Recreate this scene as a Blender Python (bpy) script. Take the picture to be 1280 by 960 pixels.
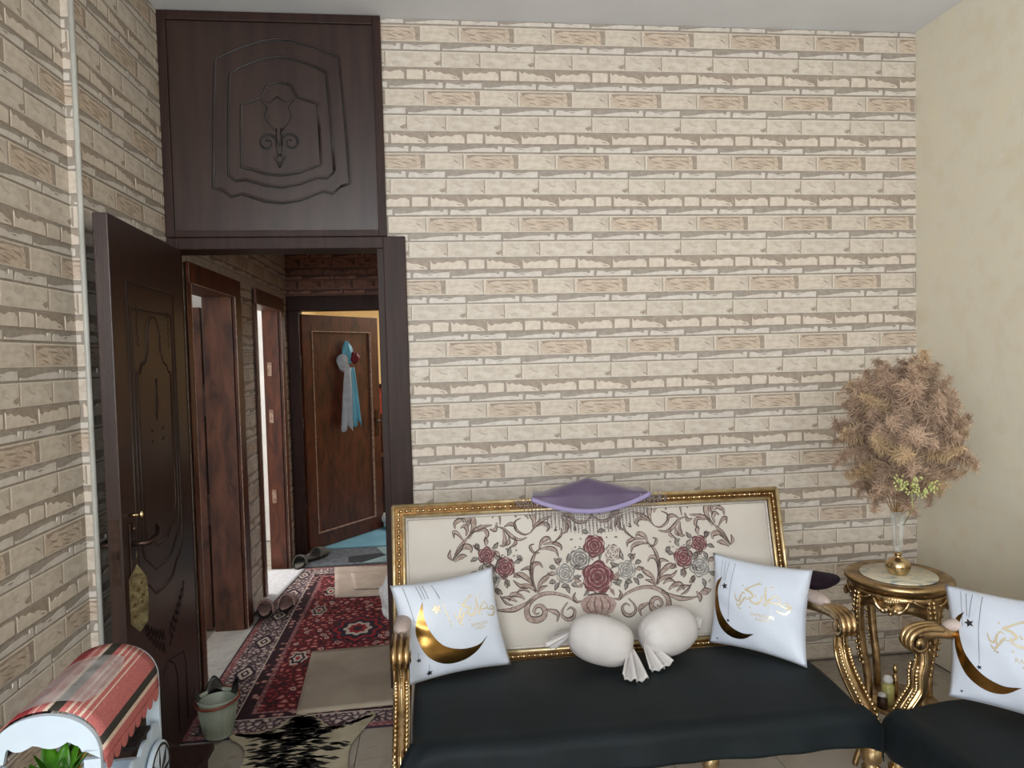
import bpy, bmesh, math, random
from mathutils import Vector, Matrix, noise
S = bpy.context.scene
for o in list(bpy.data.objects): bpy.data.objects.remove(o)
PI = math.pi
COL = S.collection

# ---------------- camera ----------------
F = 881.748
CAMO = Vector((0, 0, 1.55))
RX = Vector((0.99331121, -0.11261547, -0.02550671)).normalized()
RF = Vector((0.1115733, 0.99298494, -0.03914465)).normalized()
RD = RF.cross(RX).normalized()
cd = bpy.data.cameras.new('camera'); cam = bpy.data.objects.new('camera', cd); COL.objects.link(cam)
cd.sensor_width = 36; cd.sensor_fit = 'HORIZONTAL'; cd.lens = F / 1280 * 36; cd.clip_start = 0.05
M4 = Matrix((( RX.x, -RD.x, -RF.x, 0), (RX.y, -RD.y, -RF.y, 0), (RX.z, -RD.z, -RF.z, 0), (0, 0, 0, 1)))
cam.matrix_world = Matrix.Translation(CAMO) @ M4
S.camera = cam

# ---------------- world, lights, exposure ----------------
w = bpy.data.worlds.new('sky'); S.world = w; w.use_nodes = True
w.node_tree.nodes['Background'].inputs[0].default_value = (0.62, 0.74, 0.92, 1)
w.node_tree.nodes['Background'].inputs[1].default_value = 0.6
S.view_settings.view_transform = 'Standard'; S.view_settings.look = 'None'
S.view_settings.exposure = 0.0; S.view_settings.gamma = 1; S.view_settings.use_curve_mapping = False

def area(name, loc, target, sx, sy, power, col, spread=180):
    l = bpy.data.lights.new(name, 'AREA'); l.shape = 'RECTANGLE'; l.size = sx; l.size_y = sy
    l.energy = power; l.color = col; l.spread = math.radians(spread)
    o = bpy.data.objects.new(name, l); COL.objects.link(o); o.location = loc
    o.rotation_euler = (Vector(target) - Vector(loc)).to_track_quat('-Z', 'Y').to_euler()
    return o
area('window_daylight', (-0.2, -3.42, 2.0), (0.6, 3, 1.8), 1.8, 1.35, 108, (0.93, 0.98, 1.0))
area('side_window_daylight', (-1.14, -1.15, 1.85), (1.2, 0.35, 1.75), 1.7, 1.4, 100, (0.95, 0.98, 1.0))
area('corridor_room_daylight', (-3.1, 5.1, 1.9), (-1.1, 5.1, 1.0), 1.4, 1.4, 60, (1.0, 0.97, 0.94))
area('first_room_daylight', (-3.1, 3.3, 2.0), (-1.1, 3.9, 0.8), 1.2, 1.2, 20, (1.0, 0.96, 0.92))
area('far_room_daylight', (0.6, 7.6, 2.5), (-0.3, 6.9, 0.3), 1.2, 1.2, 50, (0.95, 0.98, 1.0))

# ---------------- materials ----------------
def lin(c):
    return tuple(((x/255)/12.92 if x/255 <= .04045 else ((x/255+.055)/1.055)**2.4) for x in c) + (1,)
def N(nt, t, **k):
    n = nt.nodes.new(t)
    for a, b in k.items(): setattr(n, a, b)
    return n
def mat(name, c, c2=None, rough=.6, metal=0, scale=20, stretch=(1,1,1), bump=0, bscale=None, detail=4, lo=.35, hi=.65,
        c3=None, spec=.5, sheen=0, coat=0, alpha=1, trans=0, kind='noise', rnd=0, emit=None, distort=0, sss=0):
    m = bpy.data.materials.new(name); m.use_nodes = True; nt = m.node_tree
    b = nt.nodes['Principled BSDF']
    b.inputs['Roughness'].default_value = rough; b.inputs['Metallic'].default_value = metal
    b.inputs['Specular IOR Level'].default_value = spec
    b.inputs['Sheen Weight'].default_value = sheen; b.inputs['Coat Weight'].default_value = coat
    b.inputs['Alpha'].default_value = alpha; b.inputs['Transmission Weight'].default_value = trans
    tc = N(nt, 'ShaderNodeTexCoord'); mp = N(nt, 'ShaderNodeMapping'); mp.inputs['Scale'].default_value = stretch
    nt.links.new(tc.outputs['Object'], mp.inputs[0])
    if kind == 'voronoi':
        t = N(nt, 'ShaderNodeTexVoronoi', feature='DISTANCE_TO_EDGE'); t.inputs['Scale'].default_value = scale; out = t.outputs['Distance']
    elif kind == 'cells':
        t = N(nt, 'ShaderNodeTexVoronoi'); t.inputs['Scale'].default_value = scale; out = t.outputs['Distance']
    elif kind == 'wave':
        t = N(nt, 'ShaderNodeTexWave'); t.inputs['Scale'].default_value = scale; t.inputs['Distortion'].default_value = 6; t.inputs['Detail'].default_value = 3; out = t.outputs['Fac']
    else:
        t = N(nt, 'ShaderNodeTexNoise'); t.inputs['Scale'].default_value = scale; t.inputs['Detail'].default_value = detail
        t.inputs['Distortion'].default_value = distort; out = t.outputs['Fac']
    nt.links.new(mp.outputs[0], t.inputs['Vector'])
    base = lin(c)
    if c2:
        r = N(nt, 'ShaderNodeValToRGB'); r.color_ramp.elements[0].position = lo; r.color_ramp.elements[1].position = hi
        r.color_ramp.elements[0].color = lin(c); r.color_ramp.elements[1].color = lin(c2)
        if c3:
            e = r.color_ramp.elements.new((lo+hi)/2); e.color = lin(c3)
        nt.links.new(out, r.inputs[0]); colout = r.outputs[0]
        if rnd:
            oi = N(nt, 'ShaderNodeObjectInfo'); mr = N(nt, 'ShaderNodeMapRange'); mr.inputs[3].default_value = 1-rnd; mr.inputs[4].default_value = 1+rnd
            hs = N(nt, 'ShaderNodeHueSaturation'); nt.links.new(oi.outputs['Random'], mr.inputs[0]); nt.links.new(mr.outputs[0], hs.inputs['Value'])
            nt.links.new(colout, hs.inputs['Color']); colout = hs.outputs[0]
        nt.links.new(colout, b.inputs['Base Color'])
    else: b.inputs['Base Color'].default_value = base
    if bump:
        bt = t
        if bscale:
            bt = N(nt, 'ShaderNodeTexNoise'); bt.inputs['Scale'].default_value = bscale; bt.inputs['Detail'].default_value = 3
            nt.links.new(mp.outputs[0], bt.inputs['Vector']); out = bt.outputs['Fac']
        bp = N(nt, 'ShaderNodeBump'); bp.inputs['Strength'].default_value = bump; bp.inputs['Distance'].default_value = .004
        nt.links.new(out, bp.inputs['Height']); nt.links.new(bp.outputs[0], b.inputs['Normal'])
    if emit:
        b.inputs['Emission Color'].default_value = lin(emit[0]); b.inputs['Emission Strength'].default_value = emit[1]
    return m

m_mort = mat('wallpaper_joint', (172,161,150), (152,141,130), .55, scale=30)
m_light = mat('brick_print_rim', (232,223,209), (220,210,195), .5, scale=25, rnd=.02)
m_A = mat('brick_print_pale', (220,208,194), (203,189,173), .5, scale=28, stretch=(1,1,2.2), bump=.25, lo=.4, hi=.68, rnd=.03)
m_AL = mat('brick_print_tan', (212,195,177), (192,173,155), .5, scale=34, stretch=(1,1,2.4), bump=.3, lo=.4, hi=.62, rnd=.03, distort=1)
m_B = mat('brick_print_grey', (219,210,198), (206,194,180), .5, scale=30, stretch=(1,1,1.6), bump=.25, lo=.38, hi=.62, c3=(214,202,188), rnd=.03, distort=.6)
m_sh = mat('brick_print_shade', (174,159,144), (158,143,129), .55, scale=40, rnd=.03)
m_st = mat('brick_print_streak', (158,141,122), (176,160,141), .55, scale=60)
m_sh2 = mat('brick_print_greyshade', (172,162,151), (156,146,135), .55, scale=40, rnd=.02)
m_M = mat('brick_print_cream', (226,213,199), (212,199,184), .5, scale=40, bump=.2, rnd=.02)
m_T = mat('brick_print_white', (222,214,205), (209,200,190), .5, scale=40, bump=.2, rnd=.02)
m_soft = mat('brick_print_soft', (198,185,171), (206,194,181), .55, scale=40)
m_bw1 = mat('warm_dim_brick_print', (150,98,74), (122,78,58), .5, scale=30, bump=.25, rnd=.03)
m_bw2 = mat('warm_dim_brick_shade', (98,58,44), (82,48,37), .55, scale=40)
m_bw3 = mat('warm_dim_brick_rim', (166,112,86), (146,96,74), .5, scale=40)
BMB = [m_bw3, m_bw1, m_bw1, m_bw1, m_bw2, m_bw2, m_bw2, m_bw1, m_bw3, m_bw2]  # end wall set: dim, warm corridor light put into the brick colours
BM = [m_light, m_A, m_AL, m_B, m_sh, m_st, m_sh2, m_M, m_T, m_soft]

m_corr = mat('corridor_bounce_brown', (150,116,90), (134,100,76), .8, scale=6)  # made-up brown for unseen corridor surfaces, dims and warms the bounced light
m_ceil = mat('ceiling_paint', (236,239,245), (230,234,240), .9, scale=3)
m_cream = mat('cream_wallpaper', (232,222,198), (226,215,190), .55, scale=9, c3=(230,223,204), bump=.35, bscale=70, lo=.3, hi=.7)
m_wallpl = mat('plain_plaster', (190,182,168), (180,172,158), .8, scale=5)
m_wood = mat('dark_walnut_veneer', (58,37,31), (43,28,24), .48, scale=6, stretch=(6,6,.5), bump=.15, bscale=60, spec=.25, distort=.5)
m_woodk = mat('dark_groove', (22,15,14), (14,10,10), .5, scale=20)
m_woodh = mat('dark_walnut_face', (60,42,36), (48,33,29), .34, scale=5, stretch=(5,5,.4), bump=.1, bscale=80, spec=.45)
m_cwood = mat('worn_brown_wood', (112,58,36), (62,32,22), .38, scale=7, stretch=(2,2,.6), bump=.2, bscale=40, distort=1.2, lo=.3, hi=.7)
m_cwood2 = mat('worn_mottled_wood', (112,70,50), (66,38,29), .45, scale=11, stretch=(1.6,1.6,.45), bump=.3, bscale=50, distort=.5, lo=.35, hi=.66)
m_cdark = mat('corridor_dark_wood', (62,28,18), (42,19,13), .5, scale=8, stretch=(3,3,.6), spec=.25)
m_edge = mat('pale_worn_edge', (196,170,150), (150,110,90), .6, scale=50)
m_tile = mat('beige_marble_tile', (168,158,144), (146,134,122), .25, scale=4, bump=0, distort=2, c3=(172,164,152), spec=.6)
m_tile2 = mat('dark_red_tile', (88,58,50), (66,42,38), .3, scale=6, distort=2)
m_marble = mat('white_marble', (222,220,214), (198,198,194), .25, scale=7, distort=2.5, lo=.45, hi=.7)
m_trimw = mat('white_corner_bead', (205,204,196), (190,188,180), .4, scale=8)
m_gold = mat('antique_gold', (180,152,112), (108,82,54), .32, metal=1, scale=26, bump=.35, bscale=60, lo=.45, hi=.75)
m_goldb = mat('bright_gold', (222,200,158), (172,142,100), .22, metal=1, scale=30, bump=.2, bscale=70)
m_goldd = mat('dark_gold_channel', (104,72,34), (70,46,22), .4, metal=.8, scale=40)
m_goldc = mat('pale_gold_edge', (226,208,168), (200,170,116), .35, metal=.7, scale=30)
m_goldfoil = mat('gold_foil', (156,120,66), (122,90,46), .26, metal=1, scale=9, bump=.4, bscale=14)
m_foilb = mat('pale_gold_foil', (240,228,200), (222,206,170), .25, metal=.5, scale=9)
m_foild = mat('dark_foil', (74,72,76), (56,54,60), .35, metal=.6, scale=9)
m_fab = mat('cream_brocade', (203,196,187), (193,185,175), .75, scale=3, bump=.3, bscale=900, sheen=.2)
m_pink = mat('dusty_pink_brocade', (196,180,172), (178,160,152), .75, scale=20, bump=.3, bscale=500)
m_pr1 = mat('print_brown', (80,62,58), (66,50,48), .8, scale=60)
m_pr2 = mat('print_taupe', (172,155,145), (138,118,108), .8, scale=70)
m_pr3 = mat('print_maroon', (120,72,76), (92,52,58), .8, scale=80)
m_pr4 = mat('print_grey', (150,148,144), (118,116,113), .8, scale=80)
m_pr5 = mat('print_rose_light', (178,142,140), (158,120,120), .8, scale=80)
m_pr6 = mat('print_greyleaf', (112,108,104), (142,138,132), .8, scale=90)
m_prc = mat('print_pale', (206,198,190), (188,180,172), .8, scale=80)
m_black = mat('black_cotton_cloth', (17,26,30), (12,19,23), .6, scale=4, bump=.2, bscale=700, sheen=.02, spec=.22)
m_pill = mat('white_blue_satin', (207,214,226), (199,206,219), .45, scale=4, bump=.08, bscale=60, sheen=.2)
m_candy = mat('white_linen', (206,201,198), (194,189,187), .85, scale=8, bump=.25, bscale=600)
m_purp = mat('mauve_satin', (92,74,104), (80,64,92), .5, scale=6, sheen=.3)
m_lil = mat('lilac_ribbon', (152,140,178), (142,130,168), .4, scale=10, sheen=.3)
m_bead = mat('smoky_beads', (156,146,146), (92,82,84), .25, scale=160)
m_dpurp = mat('dark_plum_velvet', (36,18,32), (26,13,24), .85, scale=12, sheen=.03, spec=.2)
m_pamp = mat('pampas_plume', (188,160,136), (158,132,112), .95, scale=9, lo=.3, hi=.7, rnd=.14)
m_pampy = mat('pampas_plume_golden', (204,176,140), (176,148,112), .95, scale=9, lo=.3, hi=.7, rnd=.1)
m_stem = mat('dry_stem', (170,138,92), (140,108,72), .8, scale=30)
m_flow = mat('yellow_green_blossom', (204,206,140), (160,166,96), .8, scale=60)
m_glass = mat('clear_glass', (225,228,222), None, .05, alpha=.22, spec=.8)
m_tmarb = mat('table_onyx', (190,180,156), (150,156,150), .15, scale=9, distort=2, c3=(206,196,170))
m_white = mat('white_painted_board', (206,220,232), (192,206,220), .5, scale=5)
m_red = mat('woven_red', (148,42,50), (126,34,42), .85, scale=200, bump=.4, bscale=500)
m_rose = mat('woven_rose', (194,112,108), (172,92,90), .85, scale=200, bump=.4, bscale=500)
m_cst = mat('woven_cream', (222,200,182), (204,178,160), .85, scale=200)
m_drk = mat('woven_dark', (54,50,44), (42,38,34), .85, scale=200)
m_film = mat('plastic_film', (225,222,220), (200,196,194), .25, scale=20, alpha=.42, bump=.5, bscale=25, spec=.8)
m_bag = mat('black_plastic', (20,20,24), (12,12,15), .3, scale=20, bump=.5, bscale=40)
m_green = mat('fresh_green_leaf', (76,140,24), (52,104,18), .4, scale=30)
m_yel = mat('yellow_leaf', (206,178,70), (176,140,44), .4, scale=30)
m_bask = mat('grey_green_plastic', (168,176,160), (154,160,146), .4, scale=8)
m_baskr = mat('red_brown_band', (132,66,52), (110,54,44), .45, scale=20)
m_slipp = mat('pink_terry', (190,160,152), (160,128,122), .95, scale=60, bump=.5, bscale=160)
m_slipg = mat('grey_felt', (116,112,104), (86,84,78), .95, scale=60, bump=.5, bscale=160)
m_sole = mat('dark_sole', (40,34,32), (28,24,22), .8, scale=20)
m_cloth = mat('white_crochet', (236,236,238), (214,214,218), .8, scale=60, bump=.6, bscale=80)
m_mat1 = mat('beige_mat', (182,168,150), (168,152,134), .9, scale=5, bump=.3, bscale=300)
m_mat2 = mat('pale_pink_mat', (206,190,174), (190,172,158), .9, scale=8, bump=.3, bscale=200)
m_lblue = mat('light_blue_carpet', (128,180,196), (112,164,184), .9, scale=4, bump=.2, bscale=200)
m_gmat = mat('grey_doormat', (120,124,130), (92,96,102), .9, scale=24, bump=.3, bscale=200)
m_gmat2 = mat('charcoal_patch', (56,58,62), (46,48,52), .9, scale=30)
m_gmat3 = mat('pale_blue_patch', (160,182,184), (146,168,170), .9, scale=20)
m_hidew = mat('hide_cream', (196,186,160), (176,164,138), .9, scale=14, bump=.4, bscale=200)
m_hideb = mat('hide_black', (30,28,26), (50,46,42), .9, scale=40, bump=.4, bscale=200)
m_iron = mat('dark_bronze', (84,66,58), (60,46,40), .35, metal=.8, scale=30)
m_brass = mat('aged_brass', (122,112,84), (88,78,56), .4, metal=.85, scale=60, bump=.5, bscale=120)
m_tulb = mat('turquoise_satin', (110,190,212), (90,168,196), .4, scale=10, sheen=.3)
m_tulw = mat('pale_tulle', (206,214,222), (184,190,200), .7, scale=14, alpha=.8)
m_rosef = mat('crimson_petal', (132,14,34), (96,8,24), .6, scale=30)
m_creamp = mat('far_cream_paint', (244,214,158), (236,204,148), .8, scale=5)
m_whitew = mat('far_white_paint', (236,236,234), (226,226,224), .8, scale=5)
m_bluecl = mat('blue_print_cloth', (70,176,220), (230,240,244), .8, scale=22, lo=.45, hi=.55)
m_redch = mat('coral_paint', (196,92,76), (176,78,64), .6, scale=12)
# carpet
m_field = mat('carpet_red_field', (52,26,34), (206,150,140), .95, scale=26, kind='voronoi', lo=.02, hi=.4, c3=(158,42,48), bump=.2, bscale=300)
m_bord = mat('carpet_ivory_border', (48,38,48), (206,190,182), .95, scale=34, kind='voronoi', lo=.03, hi=.3, c3=(164,138,136), bump=.2, bscale=300)
m_guard = mat('carpet_dark_guard', (196,150,140), (52,28,38), .95, scale=22, kind='cells', lo=.25, hi=.42, c3=(108,44,52), bump=.2, bscale=300)
m_guard2 = mat('carpet_pale_guard', (176,140,134), (140,84,88), .95, scale=50, kind='cells', lo=.25, hi=.5, bump=.2, bscale=300)
m_cream2 = mat('carpet_ivory', (214,198,186), (190,172,160), .95, scale=60)
m_navy = mat('carpet_navy', (46,34,50), (60,40,52), .95, scale=60)
m_crim = mat('carpet_crimson', (168,44,50), (146,34,42), .95, scale=60)

# ---------------- mesh builder ----------------
class MB:
    def __init__(s): s.v = []; s.f = []; s.m = []; s.sm = []
    def add(s, vs, fs, mi=0, smooth=False, T=None):
        k = len(s.v)
        s.v += [tuple(T @ Vector(p)) if T else tuple(p) for p in vs]
        for f in fs: s.f.append(tuple(k+i for i in f)); s.m.append(mi); s.sm.append(smooth)
        return s
    def box(s, a, b, mi=0, T=None, ch=0):
        (x0,y0,z0),(x1,y1,z1) = a, b
        if x0>x1: x0,x1=x1,x0
        if y0>y1: y0,y1=y1,y0
        if z0>z1: z0,z1=z1,z0
        if ch <= 0:
            vs = [(x,y,z) for z in (z0,z1) for y in (y0,y1) for x in (x0,x1)]
            fs = [(0,2,3,1),(4,5,7,6),(0,1,5,4),(2,6,7,3),(0,4,6,2),(1,3,7,5)]
            return s.add(vs, fs, mi, False, T)
        bm = bmesh.new(); bmesh.ops.create_cube(bm, size=1)
        bmesh.ops.scale(bm, vec=(x1-x0,y1-y0,z1-z0), verts=bm.verts); bmesh.ops.translate(bm, vec=((x0+x1)/2,(y0+y1)/2,(z0+z1)/2), verts=bm.verts)
        bmesh.ops.bevel(bm, geom=bm.edges[:], offset=ch, segments=2, affect='EDGES', profile=.6)
        bm.verts.index_update(); vs=[v.co[:] for v in bm.verts]; fs=[tuple(v.index for v in f.verts) for f in bm.faces]; bm.free()
        return s.add(vs, fs, mi, False, T)
    def prism(s, pts, y0, y1, mi=0, T=None, axis='y', back=True, mside=None):
        # 2D pts (a,b) CCW; axis y: (a, y, b) front at y0 (towards -y); axis z: (a,b,z)
        n = len(pts)
        ar = sum(pts[i][0]*pts[(i+1)%n][1]-pts[(i+1)%n][0]*pts[i][1] for i in range(n))
        if ar < 0: pts = pts[::-1]
        P = (lambda a,b,h:(a,h,b)) if axis=='y' else ((lambda a,b,h:(a,b,h)) if axis=='z' else (lambda a,b,h:(h,a,b)))
        vs = [P(a,b,y0) for a,b in pts] + [P(a,b,y1) for a,b in pts]
        fr = tuple(range(n)); bk = tuple(range(2*n-1, n-1, -1))
        side = [(i, i+n, (i+1)%n+n, (i+1)%n) for i in range(n)]
        if axis == 'z' or axis=='x':
            fr = fr[::-1]; bk = bk[::-1]; side = [q[::-1] for q in side]
        s.add(vs, [fr]+([bk] if back else []), mi, False, T)
        return s.add(vs, side, mi if mside is None else mside, False, T)
    def tube(s, path, rad, n=8, mi=0, T=None, smooth=True, flat=1.0, up=None, cap=True):
        path = [Vector(p) for p in path]; m = len(path)
        if not hasattr(rad,'__len__'): rad = [rad]*m
        vs=[]; prev=None
        for i,p in enumerate(path):
            t = (path[min(i+1,m-1)]-path[max(i-1,0)]).normalized()
            if prev is None:
                a = Vector(up) if up else (Vector((0,0,1)) if abs(t.z)<.9 else Vector((1,0,0)))
            else: a = prev
            a = (a - t*a.dot(t)).normalized(); prev=a; b = t.cross(a)
            for k in range(n):
                q = 2*PI*k/n; vs.append(p + a*(rad[i]*flat*math.cos(q)) + b*(rad[i]*math.sin(q)))
        fs=[(i*n+k, i*n+(k+1)%n, (i+1)*n+(k+1)%n, (i+1)*n+k) for i in range(m-1) for k in range(n)]
        if cap: fs += [tuple(range(n-1,-1,-1)), tuple((m-1)*n+k for k in range(n))]
        return s.add(vs, fs, mi, smooth, T)
    def lathe(s, prof, c=(0,0,0), n=24, mi=0, T=None, smooth=True, sx=1, sy=1, cap=True):
        vs=[]; m=len(prof)
        for r,z in prof:
            for k in range(n): q=2*PI*k/n; vs.append((c[0]+sx*r*math.cos(q), c[1]+sy*r*math.sin(q), c[2]+z))
        fs=[(i*n+k, i*n+(k+1)%n, (i+1)*n+(k+1)%n, (i+1)*n+k) for i in range(m-1) for k in range(n)]
        if cap and prof[0][0] > 1e-6: fs.append(tuple(range(n-1,-1,-1)))
        if cap and prof[-1][0] > 1e-6: fs.append(tuple((m-1)*n+k for k in range(n)))
        return s.add(vs, fs, mi, smooth, T)
    def ell(s, c, r, n=14, m=9, mi=0, T=None):
        vs=[]; 
        for i in range(m+1):
            a=-PI/2+PI*i/m
            for k in range(n):
                q=2*PI*k/n; vs.append((c[0]+r[0]*math.cos(a)*math.cos(q), c[1]+r[1]*math.cos(a)*math.sin(q), c[2]+r[2]*math.sin(a)))
        fs=[(i*n+k, i*n+(k+1)%n, (i+1)*n+(k+1)%n, (i+1)*n+k) for i in range(m) for k in range(n)]
        return s.add(vs, fs, mi, True, T)
    def grid(s, fn, nu, nv, mi=0, smooth=True, T=None, flip=False):
        vs=[fn(i/nu, j/nv) for j in range(nv+1) for i in range(nu+1)]
        fs=[(j*(nu+1)+i, j*(nu+1)+i+1, (j+1)*(nu+1)+i+1, (j+1)*(nu+1)+i) for j in range(nv) for i in range(nu)]
        if flip: fs=[f[::-1] for f in fs]
        return s.add(vs, fs, mi, smooth, T)
    def mesh(s, name, mats):
        me = bpy.data.meshes.new(name); me.from_pydata(s.v, [], s.f)
        for m in (mats if isinstance(mats,(list,tuple)) else [mats]): me.materials.append(m)
        me.polygons.foreach_set('material_index', s.m); me.polygons.foreach_set('use_smooth', s.sm)
        me.validate(); me.update(); return me
    def build(s, name, mats, parent=None, world=True, weld=False):
        if world and parent is not None:
            L = wloc(parent); s.v = [(x-L.x, y-L.y, z-L.z) for x,y,z in s.v]
        me = s.mesh(name, mats)
        if weld:
            bm=bmesh.new(); bm.from_mesh(me); bmesh.ops.remove_doubles(bm, verts=bm.verts, dist=1e-4); bm.to_mesh(me); bm.free()
        o = bpy.data.objects.new(name, me); COL.objects.link(o)
        if parent is not None: o.parent = parent
        return o
def wloc(o):
    L = Vector((0,0,0))
    while o is not None: L += o.location; o = o.parent
    return L
def thing(name, label, cat, loc=(0,0,0), rotz=0, group=None):
    o = bpy.data.objects.new(name, None); COL.objects.link(o); o.location = loc; o.rotation_euler = (0,0,rotz)
    o.empty_display_size = .1; o['label']=label; o['category']=cat
    if group: o['group']=group
    return o
def tag(o, label, cat, group=None, kind=None):
    o['label']=label; o['category']=cat
    if group: o['group']=group
    if kind: o['kind']=kind
    return o
def struct(o): o['kind']='structure'; return o
def thick(o, t, off=0):
    m=o.modifiers.new('thickness','SOLIDIFY'); m.thickness=t; m.offset=off; return o
def bevel(o, wd=.004, seg=2):
    m=o.modifiers.new('bevel','BEVEL'); m.width=wd; m.segments=seg; m.limit_method='ANGLE'; return o
def spl(pts, n=8):
    # catmull-rom through points
    P=[Vector(p) for p in pts]; P=[2*P[0]-P[1]]+P+[2*P[-1]-P[-2]]; out=[]
    for i in range(1,len(P)-2):
        for k in range(n):
            t=k/n; a,b,c,d=P[i-1],P[i],P[i+1],P[i+2]
            out.append(.5*((2*b)+(c-a)*t+(2*a-5*b+4*c-d)*t*t+(3*b-a-3*c+d)*t**3))
    out.append(P[-2]); return out
def proj(p):
    v=Vector(p)-CAMO; d=v.dot(RF)
    if d<.05: return None
    return (640+F*v.dot(RX)/d, 480+F*v.dot(RD)/d, d)
# ================= brick relief wallpaper =================
PV = 0.286; HP = 0.428
def clip(poly, ax, val, keep_gt):
    out=[]; n=len(poly)
    for i in range(n):
        a,b=poly[i],poly[(i+1)%n]
        ia = a[ax]>=val if keep_gt else a[ax]<=val; ib = b[ax]>=val if keep_gt else b[ax]<=val
        if ia: out.append(a)
        if ia!=ib:
            t=(val-a[ax])/(b[ax]-a[ax]); out.append((a[0]+(b[0]-a[0])*t, a[1]+(b[1]-a[1])*t))
    return out
def jag(seed, x0, x1, yf, n, amp):
    r=random.Random(seed); return [(x0+(x1-x0)*i/n, yf(i/n)+r.uniform(-amp,amp)) for i in range(n+1)]
def shapes(kind, w, h):
    # list of (polygon in unit box, outward height in mm, material index)
    L=[]; R=lambda a,b,c,d:[(a,b),(c,b),(c,d),(a,d)]
    ix, iy = .003/w, .003/h
    if kind in ('AL','AS','BL','BS'):
        L.append((R(0,0,1,1),1.6,0))
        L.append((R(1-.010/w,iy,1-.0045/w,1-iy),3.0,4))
        L.append((R(ix,iy,1-ix*1.4,1-iy),2.6,{'AL':2,'AS':1,'BL':3,'BS':3}[kind]))
    if kind=='AL':
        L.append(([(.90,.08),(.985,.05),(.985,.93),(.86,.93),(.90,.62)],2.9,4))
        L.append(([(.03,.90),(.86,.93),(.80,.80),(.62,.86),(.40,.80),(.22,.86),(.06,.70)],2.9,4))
        for q in ([(.08,.62),(.22,.52),(.30,.40),(.18,.46)],[(.16,.30),(.27,.24),(.33,.12),(.22,.20)],[(.28,.66),(.42,.58),(.56,.60),(.44,.68)],
                  [(.36,.44),(.52,.34),(.60,.22),(.46,.30)],[(.50,.50),(.66,.44),(.76,.30),(.62,.36)],[(.64,.70),(.80,.60),(.84,.44),(.74,.56)],[(.40,.16),(.50,.10),(.62,.08),(.50,.18)]):
            L.append((q,3.4,5))
    elif kind=='AS':
        L.append(([(.55,.88),(.96,.90),(.96,.30),(.88,.22),(.80,.36),(.86,.60),(.70,.74)],2.9,9))
        L.append(([(.70,.62),(.80,.52),(.84,.38),(.74,.48)],3.3,4))
    elif kind=='BL':
        L.append(([(.30,.86),(.48,.90),(.44,.62),(.34,.52),(.26,.66)],2.9,9))
        L.append(([(.62,.70),(.74,.80),(.70,.50),(.80,.34),(.66,.40)],2.9,9))
        L.append(([(.84,.26),(.96,.46),(.97,.20),(.90,.10)],3.1,4))
        L.append(([(.06,.30),(.18,.42),(.24,.26),(.12,.16)],3.1,9))
    elif kind=='BS':
        L.append(([(.18,.86),(.32,.62),(.46,.50),(.40,.44),(.26,.52),(.14,.76)],3.0,9))
        L.append(([(.62,.88),(.95,.90),(.95,.40),(.86,.30),(.78,.52)],2.9,9))
        L.append(([(.84,.24),(.92,.30),(.94,.10)],3.1,4))
    elif kind=='MW':
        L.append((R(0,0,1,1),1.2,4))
        top=[(.03,.96),(.10,.70),(.18,.86),(.30,.66),(.42,.74),(.55,.56),(.68,.60),(.80,.42),(.90,.34),(.97,.12)]
        L.append(([(.03,.06),(.93,.06)]+top[::-1],3.4,7))
        L.append(([(.72,.30),(.84,.30),(.90,.16),(.78,.20)],3.8,4))
    elif kind=='MJ':
        L.append((R(0,0,1,1),1.2,4))
        top=[(.03,.94),(.06,.66),(.14,.52),(.24,.70),(.36,.62),(.48,.76),(.62,.66),(.74,.82),(.88,.84),(.97,.60)]
        L.append(([(.03,.06),(.97,.08)]+top[::-1],3.4,7))
    elif kind=='MS':
        L.append((R(0,0,1,1),1.2,4))
        L.append(([(.05,.06),(.92,.10),(.94,.86),(.60,.92),(.06,.90)],3.2,7))
    elif kind=='TL':
        L.append((R(0,0,1,1),.8,6))
        top=[(.01,.30),(.12,.24),(.26,.36),(.38,.52),(.50,.62),(.62,.70),(.74,.72),(.84,.70),(.86,.52),(.90,.56),(.91,.94),(.98,.90)]
        L.append(([(.01,.06),(.98,.08)]+top[::-1],3.4,8))
    elif kind=='TS':
        L.append((R(0,0,1,1),.8,6))
        top=[(.02,.40),(.05,.86),(.20,.80),(.30,.60),(.45,.72),(.60,.70),(.72,.88),(.97,.92)]
        L.append(([(.02,.08),(.97,.08)]+top[::-1],3.2,8))
        L.append(([(.34,.50),(.46,.60),(.56,.52),(.46,.42)],3.4,6))
    return L
BC={}; CUR=[BM]
def brick_mesh(kind, w, h, u0, u1, v0, v1):
    key=(id(CUR[0]),kind,round(u0,4),round(u1,4),round(v0,4),round(v1,4))
    if key in BC: return BC[key]
    mb=MB()
    for poly,ht,mi in shapes(kind,w,h):
        p=[(a*w,b*h) for a,b in poly]
        for ax,val,gt in ((0,u0,True),(0,u1,False),(1,v0,True),(1,v1,False)):
            if p: p=clip(p,ax,val,gt)
        q=[]
        for a in p:
            if not q or math.hypot(a[0]-q[-1][0],a[1]-q[-1][1])>2e-4: q.append(a)
        if len(q)>2 and math.hypot(q[0][0]-q[-1][0],q[0][1]-q[-1][1])<2e-4: q.pop()
        if len(q)<3: continue
        mb.prism([(a-u0,b-v0) for a,b in q], -ht*.001, 0, mi, back=False)
    BC[key]=mb.mesh('brick',CUR[0]); return BC[key]
EV=[.17,.075]; OD=[0.0,.253]
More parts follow.
